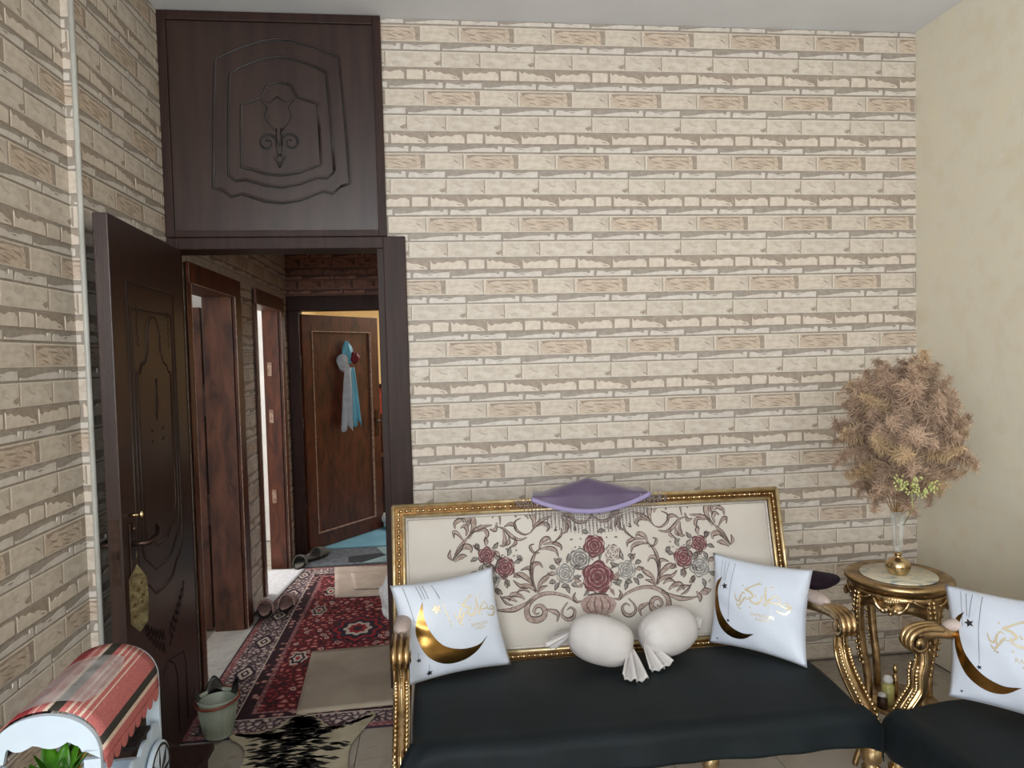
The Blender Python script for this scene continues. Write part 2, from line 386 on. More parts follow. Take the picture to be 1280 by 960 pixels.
def lay(wall, org, rot, u0, u1, z0, z1, holes=(), shift=0, cap=300, phase=0):
    """wall: parent structure; org: world xy of u=0; rot: z rotation; holes: (ua,ub,za,zb)"""
    items=[]
    kmin=int((2.984-z1)/PV)-2; kmax=int((2.984-z0)/PV)+2
    for k in range(kmin,kmax+1):
        zb=2.984-k*PV
        a={0:.17,1:.006,2:.176,3:-.002,4:.253,5:.074,6:.253,7:.077}.get(k, .17 if k%2==0 else .25)+shift
        rows=[('T',zb-.138*PV,zb-.028*PV,a-.085,[('TL',.250),('TS',.178)]),
              ('B',zb-.397*PV,zb-.155*PV,a+.095,[('BL',.252),('BS',.176)]),
              ('M',zb-.603*PV,zb-.424*PV,a+.262,[('MW',.167),('MJ',.176),('MS',.085)]),
              ('T',zb-.731*PV,zb-.628*PV,a+.10,[('TL',.250),('TS',.178)]),
              ('A',zb-PV,zb-.752*PV,None,[('AL',.252),('AS',.176)])]
        for nm,za,zc,st,seq in rows:
            if nm=='A':
                a2={0:.17,1:.006,2:.176,3:-.002,4:.253,5:.074,6:.253,7:.077}.get(k+1, .17 if (k+1)%2==0 else .25)+shift; st=a2
            if zc<z0 or za>z1: continue
            g={'T':.004,'M':.0025,'A':.001,'B':.001}[nm]
            x=st+HP*(math.floor((u0-st)/HP)-1)
            while x<u1:
                for kd,wd in seq:
                    items.append((kd,x+g/2,x+wd-g/2,za,zc)); x+=wd
    rects=[]
    for kd,a,b,za,zc in items:
        cur=[(max(a,u0),min(b,u1),max(za,z0),min(zc,z1))]
        for (ha,hb,hc,hd) in holes:
            nx=[]
            for (p,q,r,s_) in cur:
                if q<=ha or p>=hb or s_<=hc or r>=hd: nx.append((p,q,r,s_)); continue
                if p<ha: nx.append((p,ha,r,s_))
                if q>hb: nx.append((hb,q,r,s_))
                if r<hc: nx.append((max(p,ha),min(q,hb),r,hc))
                if s_>hd: nx.append((max(p,ha),min(q,hb),hd,s_))
            cur=nx
        for (p,q,r,s_) in cur:
            if q-p>.008 and s_-r>.006: rects.append((kd,a,b,za,zc,p,q,r,s_))
    c,sn=math.cos(rot),math.sin(rot)
    def size(rc):
        p,q,r,s_=rc[5:]; P=[proj((org[0]+c*u, org[1]+sn*u, z)) for u,z in ((p,r),(q,r),(q,s_),(p,s_))]
        if any(x is None for x in P): return 0
        cx=sum(x[0] for x in P)/4; cy=sum(x[1] for x in P)/4
        ar=abs(sum(P[i][0]*P[(i+1)%4][1]-P[(i+1)%4][0]*P[i][1] for i in range(4)))/2
        return ar if (-30<cx<1310 and -30<cy<990) else ar*1e-4
    rects.sort(key=size, reverse=True)
    L=wloc(wall); rest=MB()
    for i,(kd,a,b,za,zc,p,q,r,s_) in enumerate(rects):
        me=brick_mesh(kd,b-a,zc-za,p-a,q-a,r-za,s_-za)
        pos=Vector((org[0]+c*p, org[1]+sn*p, r))
        if i<cap:
            o=bpy.data.objects.new('brick',me); COL.objects.link(o); o.parent=wall; o.location=pos-L; o.rotation_euler=(0,0,rot)
        else:
            T=Matrix.Translation(pos-L)@Matrix.Rotation(rot,4,'Z'); k=len(rest.v)
            rest.v+= [tuple(T@v.co) for v in me.vertices]
            for f in me.polygons: rest.f.append(tuple(k+x for x in f.vertices)); rest.m.append(f.material_index); rest.sm.append(False)
    if rest.f:
        o=rest.build('brick',CUR[0],wall,world=False); o['kind']='stuff'
    print('BRICKS', wall.name, len(rects))

# ================= room shell =================
ZC=3.084; YW=3.274; XR=2.4
def wall(name, boxes, m=m_mort):
    mb=MB()
    for a,b in boxes: mb.box(a,b)
    return struct(mb.build(name,m))
wb=wall('wall_back',[((-.105,YW,0),(XR,YW+.16,ZC)),((-.186,YW,2.107),(-.1051,YW+.16,ZC)),((-1.139,YW+.05,2.11),(-.187,YW+.16,ZC))])
lay(wb,(0,YW),0,-.186,XR,0,ZC-.004,holes=[(-.2,-.105,0,2.1)])
PX=-1.14; NX=-1.175; PY=2.5
wl=wall('wall_left',[((NX-.1,-3.5,0),(NX,-2.0,ZC)),((NX-.1,-2.0,0),(NX,-.3,1.15)),((NX-.1,-2.0,2.55),(NX,-.3,ZC)),((NX-.1,-.3,0),(NX,PY,ZC))])
lay(wl,(NX,0),PI/2,1.55,PY-.002,0,ZC-.004,shift=.03)
wp=wall('wall_pier',[((NX-.1,PY,0),(PX,YW-.001,ZC))])
lay(wp,(PX,0),PI/2,PY+.008,YW,0,ZC-.004,shift=.2,cap=250)
# narrow face of the pier, looking into the room
lay(wp,(NX,PY),0,.001,PX-NX-.002+NX-NX,0,ZC-.004,shift=.1,cap=50)
mb=MB(); mb.tube([(PX+.001,PY-.003,0),(PX+.001,PY-.003,ZC)],.009,10,smooth=True)
struct(mb.build('trim_1',m_trimw))
wr=struct(MB().box((XR,-3.5,0),(XR+.1,YW+.16,ZC)).build('wall_right',m_cream))
struct(MB().box((NX-.1,-3.6,ZC),(XR+.1,YW+.16,ZC+.1)).build('ceiling',m_ceil))
# floor with big marble tiles
fl=struct(MB().box((NX-.1,-3.6,-.05),(XR+.1,YW+.17,-.008)).build('floor',m_mort))
random.seed(4)
tmesh=MB().box((0,0,-.012),(.397,.397,0),ch=.002).mesh('tile',m_tile); tmesh2=MB().box((0,0,-.012),(.397,.397,0),ch=.002).mesh('tile',m_tile2)
for i in range(9):
    for j in range(8):
        x=-1.14+.4*i; y=.235+.4*j-.4+.2-.2
        if y+.4>YW: continue
        o=bpy.data.objects.new('tile',tmesh); COL.objects.link(o); o.parent=fl; o.location=(x if x+.4<XR else x,y,0)
        if x+.4>XR+.01: o.scale=((XR-x)/.4,1,1)
o=struct(MB().box((-1.135,YW-.24,-.03),(-.1,YW+.2,-.002)).build('threshold',m_tile2,fl)); del o['kind']
# front wall behind the viewer with its window
wf=wall('wall_front',[((NX-.1,-3.6,0),(XR+.1,-3.5,1.3)),((NX-.1,-3.6,2.7),(XR+.1,-3.5,ZC)),((NX-.1,-3.6,1.3),(-1.15,-3.5,2.7)),((.75,-3.6,1.3),(XR+.1,-3.5,2.7))],m_cream)
wn=struct(bpy.data.objects.new('window_1',None)); COL.objects.link(wn); wn.location=(-.2,-3.55,1.3)
mb=MB()
for a,b in (((-1.15,-3.6,1.3),(-1.09,-3.5,2.7)),((.69,-3.6,1.3),(.75,-3.5,2.7)),((-1.09,-3.6,1.3),(.69,-3.5,1.36)),((-1.09,-3.6,2.64),(.69,-3.5,2.7)),((-.23,-3.58,1.36),(-.17,-3.52,2.64))): mb.box(a,b)
mb.build('frame',m_white,wn)
wn=struct(bpy.data.objects.new('window_2',None)); COL.objects.link(wn); wn.location=(NX-.05,-1.15,1.15)
mb=MB()
for a,b in (((NX-.09,-2.0,1.15),(NX-.01,-1.94,2.55)),((NX-.09,-.36,1.15),(NX-.01,-.3,2.55)),((NX-.09,-1.94,1.15),(NX-.01,-.36,1.21)),((NX-.09,-1.94,2.49),(NX-.01,-.36,2.55)),((NX-.08,-1.18,1.21),(NX-.02,-1.12,2.49))): mb.box(a,b)
mb.build('frame',m_white,wn)

# ================= room door (structure) =================
d1=struct(bpy.data.objects.new('door_1',None)); COL.objects.link(d1); d1.location=(-.62,YW,0)
mb=MB()
mb.box((-1.139,YW-.028,0),(-1.088,YW+.018,2.104),ch=.004); mb.box((-.205,YW-.028,0),(-.105,YW+.005,2.106),ch=.004)
mb.box((-.235,YW-.005,0),(-.19,YW+.16,2.06),ch=.003); mb.box((-1.139,YW-.022,2.054),(-.19,YW+.16,2.106),ch=.004)
mb.build('door_frame',m_wood,d1)
def tz(px,py): return (-1.13+(px-200)*.003385, 3.084-(py-14-(px-200)*.033)*.00345)
tp=MB(); tp.box((-1.139,YW-.016,2.1055),(-.186,YW+.049,ZC-.002),ch=.003)
tpo=tp.build('transom_panel',m_woodh,d1)
mb=MB()
for a,b in (((-1.139,YW-.03,2.1065),(-1.10,YW-.0165,ZC-.003)),((-.222,YW-.03,2.1065),(-.186,YW-.0165,ZC-.003)),((-1.10,YW-.03,2.1065),(-.222,YW-.0165,2.135)),((-1.10,YW-.03,ZC-.042),(-.222,YW-.0165,ZC-.003))): mb.box(a,b,ch=.003)
mb.build('moulding',m_wood,tpo)
def c3(p): return (180+p[0]/3, p[1]/3)
def groove(pts, y, mbg, mbr, r=.0045, n=5, off=.008):
    P=[(x,y,z) for x,z in pts]; mbg.tube(P,r,6,flat=.5,up=(0,1,0)); mbr.tube([(x+off*.7,y,z+off) for x,y,z in P],r*.9,6,flat=.6,up=(0,1,0))
half=[[(495,778),(560,770),(650,738),(690,748),(720,722),(757,712),(750,560),(742,400),(730,230),(700,215),(640,190),(560,165),(495,158)],
      [(495,718),(560,708),(630,685),(670,688),(697,664),(692,520),(686,400),(678,285),(640,262),(560,232),(495,225)],
      [(495,672),(560,664),(600,650),(648,636),(644,500),(640,402),(600,388),(565,376),(540,330),(495,318)]]
g=MB(); rr=MB()
for h in half:
    full=h+[(990-x,y) for x,y in h[::-1]][1:]
    full=full[4:-1]+full[:5]
    groove([tz(*c3(p)) for p in full],YW-.0165,g,rr)
def spiral(cx,cy,r0,turns,s,a0):
    return [(cx+s*r0*(1-k/40*.8)*math.cos(a0+2*PI*turns*k/40), cy+r0*(1-k/40*.8)*math.sin(a0+2*PI*turns*k/40)) for k in range(41)]
for s in (-1,1):
    for r0 in (42,34): g.tube([(a,YW-.0165,b) for a,b in (tz(*c3(p)) for p in spiral(490+s*45,545,r0,1.4,s,PI*.9))],.003,5,flat=.5,up=(0,1,0))
    g.tube([(a,YW-.0165,b) for a,b in (tz(*c3(p)) for p in [(490+s*8,490),(490+s*12,560),(490+s*6,590),(490+s*22,600),(490,640)])],.003,5,flat=.5,up=(0,1,0))
    g.tube([(a,YW-.0165,b) for a,b in (tz(*c3(p)) for p in [(490,588),(490+s*12,606),(490,626)])],.0025,5,flat=.5,up=(0,1,0))
    g.tube([(a,YW-.0165,b) for a,b in (tz(*c3(p)) for p in [(490+s*12,500),(490+s*38,470),(490+s*52,440),(490+s*40,410),(490+s*66,380),(490+s*30,392),(490,370)])],.003,5,flat=.5,up=(0,1,0))
g.build('carved_line',m_woodk,tpo); rr.build('carved_ridge',m_woodh,tpo)
# the open leaf: local x along its width from the hinge, front face at y=0
leaf=bpy.data.objects.new('door_leaf',None)
H0=Vector((-1.078,3.242,0)); H1=Vector((-1.032,2.437,0)); LW=(H1-H0).length
la=math.atan2((H1-H0).y,(H1-H0).x)
T=Matrix.Translation(H0)@Matrix.Rotation(la,4,'Z')   # local x hinge->free, local +y = towards room (+X)
mb=MB(); mb.box((0,-.046,.012),(LW,0,2.05),ch=.003,T=T); lf=mb.build('door_leaf',m_woodh,d1)
g=MB(); rr=MB()
def LG(pts,r=.0035,rid=True):
    P=[(x,.0005,z) for x,z in pts]; g.tube(P,r,6,flat=.5,up=(0,1,0),T=T)
    if rid: rr.tube([(x+.008,.0,z+.006) for x,y,z in P],r*1.2,6,flat=.7,up=(0,1,0),T=T)
def mir(h): return h+[(LW-x,z) for x,z in h[::-1]]
cx=LW/2
LG(mir([(cx+.01,.62),(.60,.62),(.66,.70),(.68,.80),(.68,1.86)][::-1])[::1]) if False else None
o1=[(.14,1.84),(.14,.86),(.16,.80),(.20,.76),(.24,.75),(.30,.70),(cx,.69)]
o2=[(.175,1.75),(.175,.94),(.20,.86),(.25,.83),(.31,.79),(cx,.785)]
o3=[(.21,1.52),(.21,1.00),(.24,.92),(.30,.90),(.34,.87),(cx,.87)]
for h in (o1,o2): 
    f=h+[(LW-x,z) for x,z in h[::-1]][1:]; LG(f+[f[0]])
LG([(.33,1.60),(.30,1.56),(.26,1.55),(.235,1.52)]+o3[0:]+[(LW-x,z) for x,z in o3[::-1]][1:]+[(LW-.235,1.52),(LW-.26,1.55),(LW-.30,1.56),(LW-.33,1.60)]+
   [(cx+.07*math.cos(a),1.66+.075*math.sin(a)) for a in [PI*k/10 for k in range(0,11)]]+[(.33,1.60)],.004)
for s in (-1,1):
    r=random.Random(7)
    # engraved leaf spray under the shield
    pts=[]
    for k in range(15):
        t=k/14; x=cx+s*(.03+.22*t); z=.50+.13*t*t+.02*math.sin(3*t); amp=.034*(1-.4*t)
        pts.append((x, z+(amp if k%2 else -amp*.1)))
    LG(pts,.004,False); LG([(x-.0*s,z-.05+.03*i/14) for i,(x,z) in enumerate(pts)],.003,False)
    for k in range(5): 
        x=cx+s*.17; z=1.62+.03*k; LG([(x,z),(x+s*.018,z+.012),(x+s*.004,z+.024)],.003,False)
    for z in (1.30,1.26): LG([(cx+s*.05,z),(cx+s*.075,z+.01)],.004,False)
for x in (.18,.30,LW-.30,LW-.18): LG([(x,.06),(x,.30),(x+(.03 if x<cx else -.03),.36),(cx,.40)],.003,False)
LG([(cx-.012,1.50),(cx,1.42),(cx+.012,1.36),(cx,1.34),(cx-.012,1.40),(cx,1.50)],.003,False)
g.build('carved_line',m_woodk,lf); rr.build('carved_ridge',m_woodh,lf)
# door handle both sides, key plate hanging tag
hz=.945; hx=LW-.075
mb=MB(); 
mb.tube([(hx,0,hz),(hx,.045,hz),(hx-.012,.055,hz),(hx-.10,.056,hz+.004),(hx-.125,.05,hz+.018),(hx-.14,.04,hz+.03)],[.009,.009,.011,.010,.009,.006],8,T=T)
mb.tube([(hx,-.046,hz),(hx,-.09,hz),(hx-.02,-.098,hz),(hx-.09,-.095,hz)],[.009,.010,.011,.008],8,T=T)
mb.box((hx-.02,0,hz-.13),(hx+.02,.006,hz+.07),T=T,ch=.002)
mb.lathe([(.0,0),(.012,.004),(.010,.012),(0,.02)],(hx,.012,hz+.045),10,T=T)
mb.build('door_handle',m_iron,lf)
mb=MB(); mb.box((LW-.0005,-.036,hz-.12),(LW+.002,-.010,hz+.10),T=T); mb.box((LW+.001,-.030,hz-.03),(LW+.006,-.016,hz-.005),T=T)
mb.build('lock_plate',m_iron,lf)
TK=Matrix.Translation(T@Vector((hx+.02,.022,.765)))@Matrix.Rotation(.62,4,'Z')
mb=MB(); q=[(-.026,-.085),(0,-.118),(.026,-.085),(.031,.0),(.028,.065),(.012,.095),(0,.115),(-.012,.095),(-.028,.065),(-.031,0)]
mb.prism(q,-.002,.002,0,T=TK)
for a,b in ((-.012,-.02),(.01,-.015),(.0,.03),(-.012,-.06),(.012,.05),(-.016,.01),(.016,.01)): mb.ell((a,-.003,b),(.004,.002,.006),8,4,1,T=TK)
mb.tube([TK@Vector((0,0,.112)),TK@Vector((0,0,.160))],.0015,5)
tg=mb.build('ornate_key_plate',[m_brass,m_goldd],lf)
mb=MB(); mb.tube([T@Vector((hx+.01,.0,hz+.10)),T@Vector((hx+.01,.03,hz+.10))],.005,8); mb.ell(tuple(T@Vector((hx+.01,.04,hz+.10))),(.008,.008,.014),8,6); mb.build('key',m_goldb,lf)

# ================= corridor beyond the door =================
CX=-1.14; CE=5.8; CR=.3
cw=wall('wall_corridor_left',[((CX-.15,YW+.02,0),(CX,3.50,ZC)),((CX-.15,3.50,1.96),(CX,4.22,ZC)),((CX-.15,4.22,0),(CX,4.5,ZC)),((CX-.10,4.5,0),(CX,4.76,ZC)),((CX-.10,4.76,1.96),(CX,5.42,ZC)),((CX-.10,5.42,0),(CX,CE,ZC))])
lay(cw,(CX,0),PI/2,YW+.022,CE,0,2.62,holes=[(3.445,4.33,0,2.03),(4.70,5.53,0,2.03)],shift=.1)
ce=wall('wall_corridor_end',[((CX-.17,CE,2.07),(CR,CE+.14,ZC)),((-.16,CE,0),(CR,CE+.14,2.07))])
ce.data.materials[0]=m_bw2; CUR[0]=BMB; lay(ce,(0,CE),0,CX,-.1,2.075,2.9); CUR[0]=BM  # reddish brown here paints in the dim warm light above the end door
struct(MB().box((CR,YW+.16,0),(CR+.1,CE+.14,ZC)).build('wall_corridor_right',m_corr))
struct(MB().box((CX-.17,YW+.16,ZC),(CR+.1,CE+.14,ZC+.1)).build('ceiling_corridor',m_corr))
struct(MB().box((CX-2.3,YW+.171,-.05),(CR+.9,9.0,-.004)).build('floor_corridor',m_tile))
def passdoor(name, y0, y1, worn, D=.151):
    d=struct(bpy.data.objects.new(name,None)); COL.objects.link(d); d.location=(CX,(y0+y1)/2,0)
    mb=MB()
    mb.box((CX-D,y0-.03,0),(CX+.012,y0+.012,1.955),ch=.003) # near jamb
    mb.box((CX-D,y1-.012,0),(CX+.012,y1+.03,1.955),ch=.003)
    mb.box((CX-D,y0-.03,1.93),(CX+.012,y1+.03,1.965),ch=.003)
    mb.build('door_jamb',worn,d)
    mb=MB()
    mb.box((CX+.0125,y0-.055,0),(CX+.018,y0,1.93),ch=.002); mb.box((CX+.0125,y1,0),(CX+.03,y1+.13,1.93),ch=.003)
    mb.box((CX+.0125,y0-.055,1.9305),(CX+.03,y1+.13,2.03),ch=.003)
    mb.build('door_casing',m_cwood,d)
    mb=MB(); mb.box((CX+.0185,y0-.002,0),(CX+.020,y0+.002,1.93)); mb.box((CX+.0305,y1-.002,0),(CX+.034,y1+.003,1.93)); mb.box((CX+.0305,y0,1.928),(CX+.034,y1,1.932))
    mb.build('edge_strip',m_edge,d)
    return d
d2=passdoor('door_2',3.50,4.20,m_cwood2)
# its leaf, opened into the side room
mb=MB(); mb.box((CX-.95,4.215,.01),(CX-.170,4.255,1.875),ch=.003); l2=mb.build('door_leaf',m_cwood2,d2)
mb=MB(); mb.box((CX-.169,4.20,.62),(CX-.1515,4.23,.80)); mb.box((CX-.169,4.20,1.25),(CX-.1515,4.23,1.43)); mb.build('hinge',m_iron,l2)
d3=passdoor('door_3',4.76,5.42,m_cwood,.104)
mb=MB(); 
for z in (.50,1.10,1.45): mb.box((CX-.075,5.404,z),(CX-.045,5.4075,z+.10))
mb.build('hinge',m_edge,d3)
# side rooms
struct(MB().box((-3.5,2.2,0),(-3.4,7.2,ZC)).build('wall_side_rooms_outer',m_whitew))
struct(MB().box((-3.4,4.45,0),(CX-.151,4.50,ZC)).build('wall_side_rooms_between',m_whitew))
struct(MB().box((-3.4,6.3,0),(CX-.101,6.37,ZC)).build('wall_side_rooms_end',m_whitew))
struct(MB().box((-3.4,2.4,0),(NX-.101,2.47,ZC)).build('wall_side_rooms_start',m_whitew))
struct(MB().box((-3.5,2.2,ZC),(CX-.151,7.2,ZC+.1)).build('ceiling_side_rooms',m_whitew))
# end door
d4=struct(bpy.data.objects.new('door_4',None)); COL.objects.link(d4); d4.location=(-.6,CE,0)
mb=MB(); mb.box((CX+.002,CE-.025,0),(-1.045,CE+.14,1.955),ch=.004); mb.box((-.2,CE-.025,0),(-.1,CE+.14,1.955),ch=.004); mb.box((CX+.002,CE-.025,1.9555),(-.1,CE+.14,2.07),ch=.004)
mb.build('door_frame',m_cdark,d4)
E0=Vector((-1.04,5.83,0)); E1=Vector((-.497,6.545,0)); EW=(E1-E0).length; ea=math.atan2((E1-E0).y,(E1-E0).x)
TE=Matrix.Translation(E0)@Matrix.Rotation(ea,4,'Z')   # front face local y=0 facing -y
mb=MB(); mb.box((0,0,.012),(EW,.04,1.93),ch=.003,T=TE); fl4=mb.build('door_leaf',m_cwood,d4)
mb=MB()
for a,b in (((0.0,-.014,.012),(.10,0,1.93)),((EW-.10,-.014,.012),(EW,0,1.93)),((.10,-.014,.012),(EW-.10,0,.13)),((.10,-.014,1.80),(EW-.10,0,1.93))): mb.box(a,b,T=TE,ch=.002)
mb.build('stile_frame',m_cwood,fl4)
mb=MB()
for a,b in (((.10,-.018,.13),(.108,-.0005,1.80)),((EW-.108,-.018,.13),(EW-.10,-.0005,1.80)),((.108,-.018,.13),(EW-.108,-.0005,.138)),((.108,-.018,1.792),(EW-.108,-.0005,1.80))): mb.box(a,b,T=TE)
mb.build('edge_strip',m_edge,fl4)
mb=MB(); mb.tube([(EW-.05,-.014,1.0),(EW-.05,-.06,1.0),(EW-.13,-.065,1.0)],.008,8,T=TE); mb.box((EW-.07,-.02,.86),(EW-.03,-.0145,1.10),T=TE); mb.build('door_handle',m_iron,fl4)
mb=MB()
for z in (1.5,1.0,.35): mb.box((-1.052,5.79,z),(-1.038,5.828,z+.10))
mb.build('hinge',m_iron,fl4)
struct(MB().box((-2.4,9.0,0),(2.2,9.1,ZC)).build('wall_far_room',m_creamp))
struct(MB().box((1.2,CE+.14,0),(1.3,9.0,ZC)).build('wall_far_room_right',m_creamp))
struct(MB().box((-1.5,6.371,0),(-1.4,9.0,ZC)).build('wall_far_room_left',m_creamp))
struct(MB().box((-2.4,CE+.14,ZC),(2.2,9.1,ZC+.1)).build('ceiling_far_room',m_whitew))
# ================= gilded sofa and armchair =================
def ribbon(mb, pts, w, h, mi, place, n=6):
    """flat printed stroke; pts 2D spline points, w widths (start, mid, end)"""
    P=spl([(a,b,0) for a,b in pts], n) if len(pts)>2 else [Vector((a,b,0)) for a,b in pts]
    m=len(P); L=[];R=[]
    for i,p in enumerate(P):
        t=(P[min(i+1,m-1)]-P[max(i-1,0)]); t=t.normalized() if t.length else Vector((1,0,0)); nn=Vector((-t.y,t.x,0))
        q=i/(m-1); wd=(w[0]*(1-2*q)+w[1]*2*q) if q<.5 else (w[1]*(2-2*q)+w[2]*(2*q-1))
        L.append(place(p.x+nn.x*wd/2,p.y+nn.y*wd/2,h)); R.append(place(p.x-nn.x*wd/2,p.y-nn.y*wd/2,h))
    vs=L+R; mb.add(vs,[(i,i+1,m+i+1,m+i) for i in range(m-1)],mi)
def blob(mb, pts, h, mi, place):
    mb.add([place(a,b,h) for a,b in pts],[tuple(range(len(pts)))],mi)
def rose(mb, cx, cy, r, base, edge, hi, place, seed):
    rd=random.Random(seed)
    blob(mb,[(cx+r*(1+.12*math.sin(5*a+seed))*math.cos(a), cy+r*(1+.12*math.sin(5*a+seed))*math.sin(a)) for a in [2*PI*k/22 for k in range(22)]],.0008,base,place)
    for ring,(rr_,nn) in enumerate(((.86,6),(.58,5),(.32,4))):
        for k in range(nn):
            a0=2*PI*k/nn+seed+ring*.6; 
            arc=[(cx+r*rr_*(1+.16*math.sin(PI*j/6))*math.cos(a0+j*(2*PI/nn)*.9/6), cy+r*rr_*(1+.16*math.sin(PI*j/6))*math.sin(a0+j*(2*PI/nn)*.9/6)) for j in range(7)]
            ribbon(mb,arc,(.0008,.0032,.0008),.0013,edge,place,2)
            arc=[(cx+(x-cx)*.86,cy+(y-cy)*.86) for x,y in arc]
            ribbon(mb,arc,(.0006,.0045,.0006),.0011,hi,place,2)
    ribbon(mb,[(cx-r*.12,cy),(cx,cy+r*.12),(cx+r*.12,cy),(cx,cy-r*.08)],(.001,.003,.001),.0014,edge,place,3)
# motif of the right half, in panel pixels (6 px = 1/328 m) from the crop whose centre line is x=10
def pattern(mb, place, S=6*328.0, x0=8, ybase=960, sk=.045, KY=1.12):
    def c(p, s): return (s*(p[0]-x0)/S, KY*(ybase-(p[1]+sk*(p[0]-x0)))/S)
    def leafstroke(pts, w, s, fill=2, line=1):
        q=[c(p,s) for p in pts]
        ribbon(mb,q,(w*.25/S,w/S,w*.15/S),.0008,fill,place,5)
        # dark outline on both sides
        for sg in (-1,1):
            P=spl([(a,b,0) for a,b in q],4) if len(q)>2 else [Vector((*t,0)) for t in q]
            m=len(P); o=[]
            for i,p in enumerate(P):
                t=(P[min(i+1,m-1)]-P[max(i-1,0)]).normalized(); k=i/(m-1); wd=(.25+(1-.25)*2*k if k<.5 else 1-(1-.15)*(2*k-1))*w/S/2
                o.append((p.x-t.y*wd*sg,p.y+t.x*wd*sg))
            ribbon(mb,o[::2]+[o[-1]],(.0016,.0046,.0014) if sg>0 else (.0010,.0024,.0008),.0012,line,place,2)
    for s in (1,-1):
        # big lower C-scroll and horn
        leafstroke([(170,750),(230,710),(330,675),(430,670),(510,700),(550,750),(540,810),(480,830),(430,815),(415,780),(440,745),(480,745),(500,775),(478,795),(458,785)],46,s,2,1)
        leafstroke([(500,690),(560,720),(640,745),(720,745),(780,735)],34,s,2,1)
        leafstroke([(775,700),(800,735),(795,770)],34,s,2,1); leafstroke([(800,715),(850,700),(895,690)],52,s,2,1); leafstroke([(880,640),(900,620)],20,s,6,1)
        leafstroke([(410,770),(360,785),(320,810),(330,855)],34,s,2,1)
        leafstroke([(240,740),(280,780),(290,820),(250,850),(205,840),(190,800),(220,775),(250,790)],26,s,2,1)
        leafstroke([(130,740),(170,745),(190,710),(175,685)],22,s,2,1)
        # rising acanthus in the middle
        for pts,w in (([(460,660),(440,600),(380,560),(375,535)],34),([(455,655),(430,630),(385,620)],22),([(470,650),(500,590),(560,540),(600,520),(640,540)],36),([(470,655),(520,610),(590,600),(640,560)],34),
                      ([(475,650),(500,560),(490,480),(440,470),(415,500)],34),([(500,540),(520,490),(580,500)],26),([(495,600),(500,520),(490,450),(460,400),(420,370)],22),
                      ([(520,650),(570,620),(620,640)],24),([(560,690),(600,660),(660,650),(680,690)],34),([(620,700),(670,670),(730,660)],26),([(650,720),(700,700),(745,650)],16),([(430,380),(370,375),(310,395),(290,440)],30),
                      ([(430,375),(410,330),(360,310),(340,330)],34),([(400,350),(330,345),(270,370),(265,400)],26),([(430,400),(480,390),(500,350),(470,340)],18),
                      # upper garland
                      ([(25,215),(10,170),(50,160),(70,185)],16),([(25,195),(60,225),(120,225),(180,190),(250,170)],24),([(150,230),(150,265),(140,280)],18),([(210,190),(190,230),(180,270)],24),([(250,180),(215,220),(215,270),(245,290)],28),
                      ([(150,215),(160,180),(210,165),(240,150)],28),([(270,150),(265,110),(300,90),(325,110),(310,140)],18),([(300,140),(300,200)],18),([(320,165),(380,180),(440,210),(490,260)],26),([(440,225),(380,210),(350,240),(370,265)],26),
                      ([(470,230),(460,180),(480,130),(500,140)],40),([(500,170),(530,130),(600,125),(595,150)],28),([(490,260),(540,270),(600,230),(605,180),(560,160)],16),([(430,200),(410,160)],14),([(520,290),(580,300),(640,270),(690,220),(740,200)],26),
                      ([(600,230),(610,200),(650,190),(690,205)],28),([(620,280),(610,320),(655,345)],24),([(660,270),(660,310),(680,330)],22),([(700,230),(690,280),(700,325),(730,325)],30),([(720,190),(720,130),(760,110),(775,140)],18),([(745,170),(760,220),(800,210)],26),
                      ([(780,185),(850,190),(920,210),(970,250)],28),([(900,220),(840,210),(820,250),(850,280)],28),([(960,260),(920,180),(935,120),(965,180)],44),([(900,190),(860,175)],18),([(970,170),(980,120),(1045,90),(1030,125)],36),([(1060,185),(1060,150),(1020,130),(990,150)],30),
                      ([(980,240),(970,200),(990,170),(1020,185)],30),([(1000,270),(1040,220),(1075,205),(1070,245)],26),([(970,250),(1010,290),(1050,340),(1085,390)],34),([(1080,380),(1010,310),(950,320),(950,350)],40),([(1075,400),(1020,370),(980,370)],34),([(1085,390),(1110,360),(1100,320)],24),([(290,240),(305,265),(285,262)],10),([(255,250),(260,300),(330,350)],14)):
            leafstroke(pts,w,s)
        # flowers
        def X(a,b): return c((a,b),s)
        rx,ry=X(245,555); rose(mb,rx,ry,70/S,4,6,7,place,1+s)
        rx,ry=X(820,535); rose(mb,rx,ry,78/S,4,6,7,place,3+s)
        rx,ry=X(700,470); rose(mb,rx,ry,74/S,3,1,5,place,5+s)
        rx,ry=X(835,380); rose(mb,rx,ry,62/S,3,1,5,place,2+s)
        for a,b,g in ((585,425,.7),(285,470,-.5),(340,510,.3),(345,605,0),(685,575,.9),(765,620,1.2),(900,320,1.3),(255,640,.1),(180,640,.4),(70,300,.2)):
            leafstroke([(a-26*math.cos(g),b+26*math.sin(g)),(a,b-8),(a+26*math.cos(g),b-26*math.sin(g))],34,s,6,1)
        for (ca,cb,cr) in ((245,555,100),(820,535,110),(700,470,105),(835,380,90)):
            for k in range(7):
                g=2*PI*k/7+ca; a=ca+cr*math.cos(g); b=cb+cr*math.sin(g)
                leafstroke([(a-30*math.cos(g),b-30*math.sin(g)),(a+6*math.sin(g),b-6*math.cos(g)),(a+32*math.cos(g),b+32*math.sin(g))],30,s,6 if k%3 else 2,1)
        rd=random.Random(3)
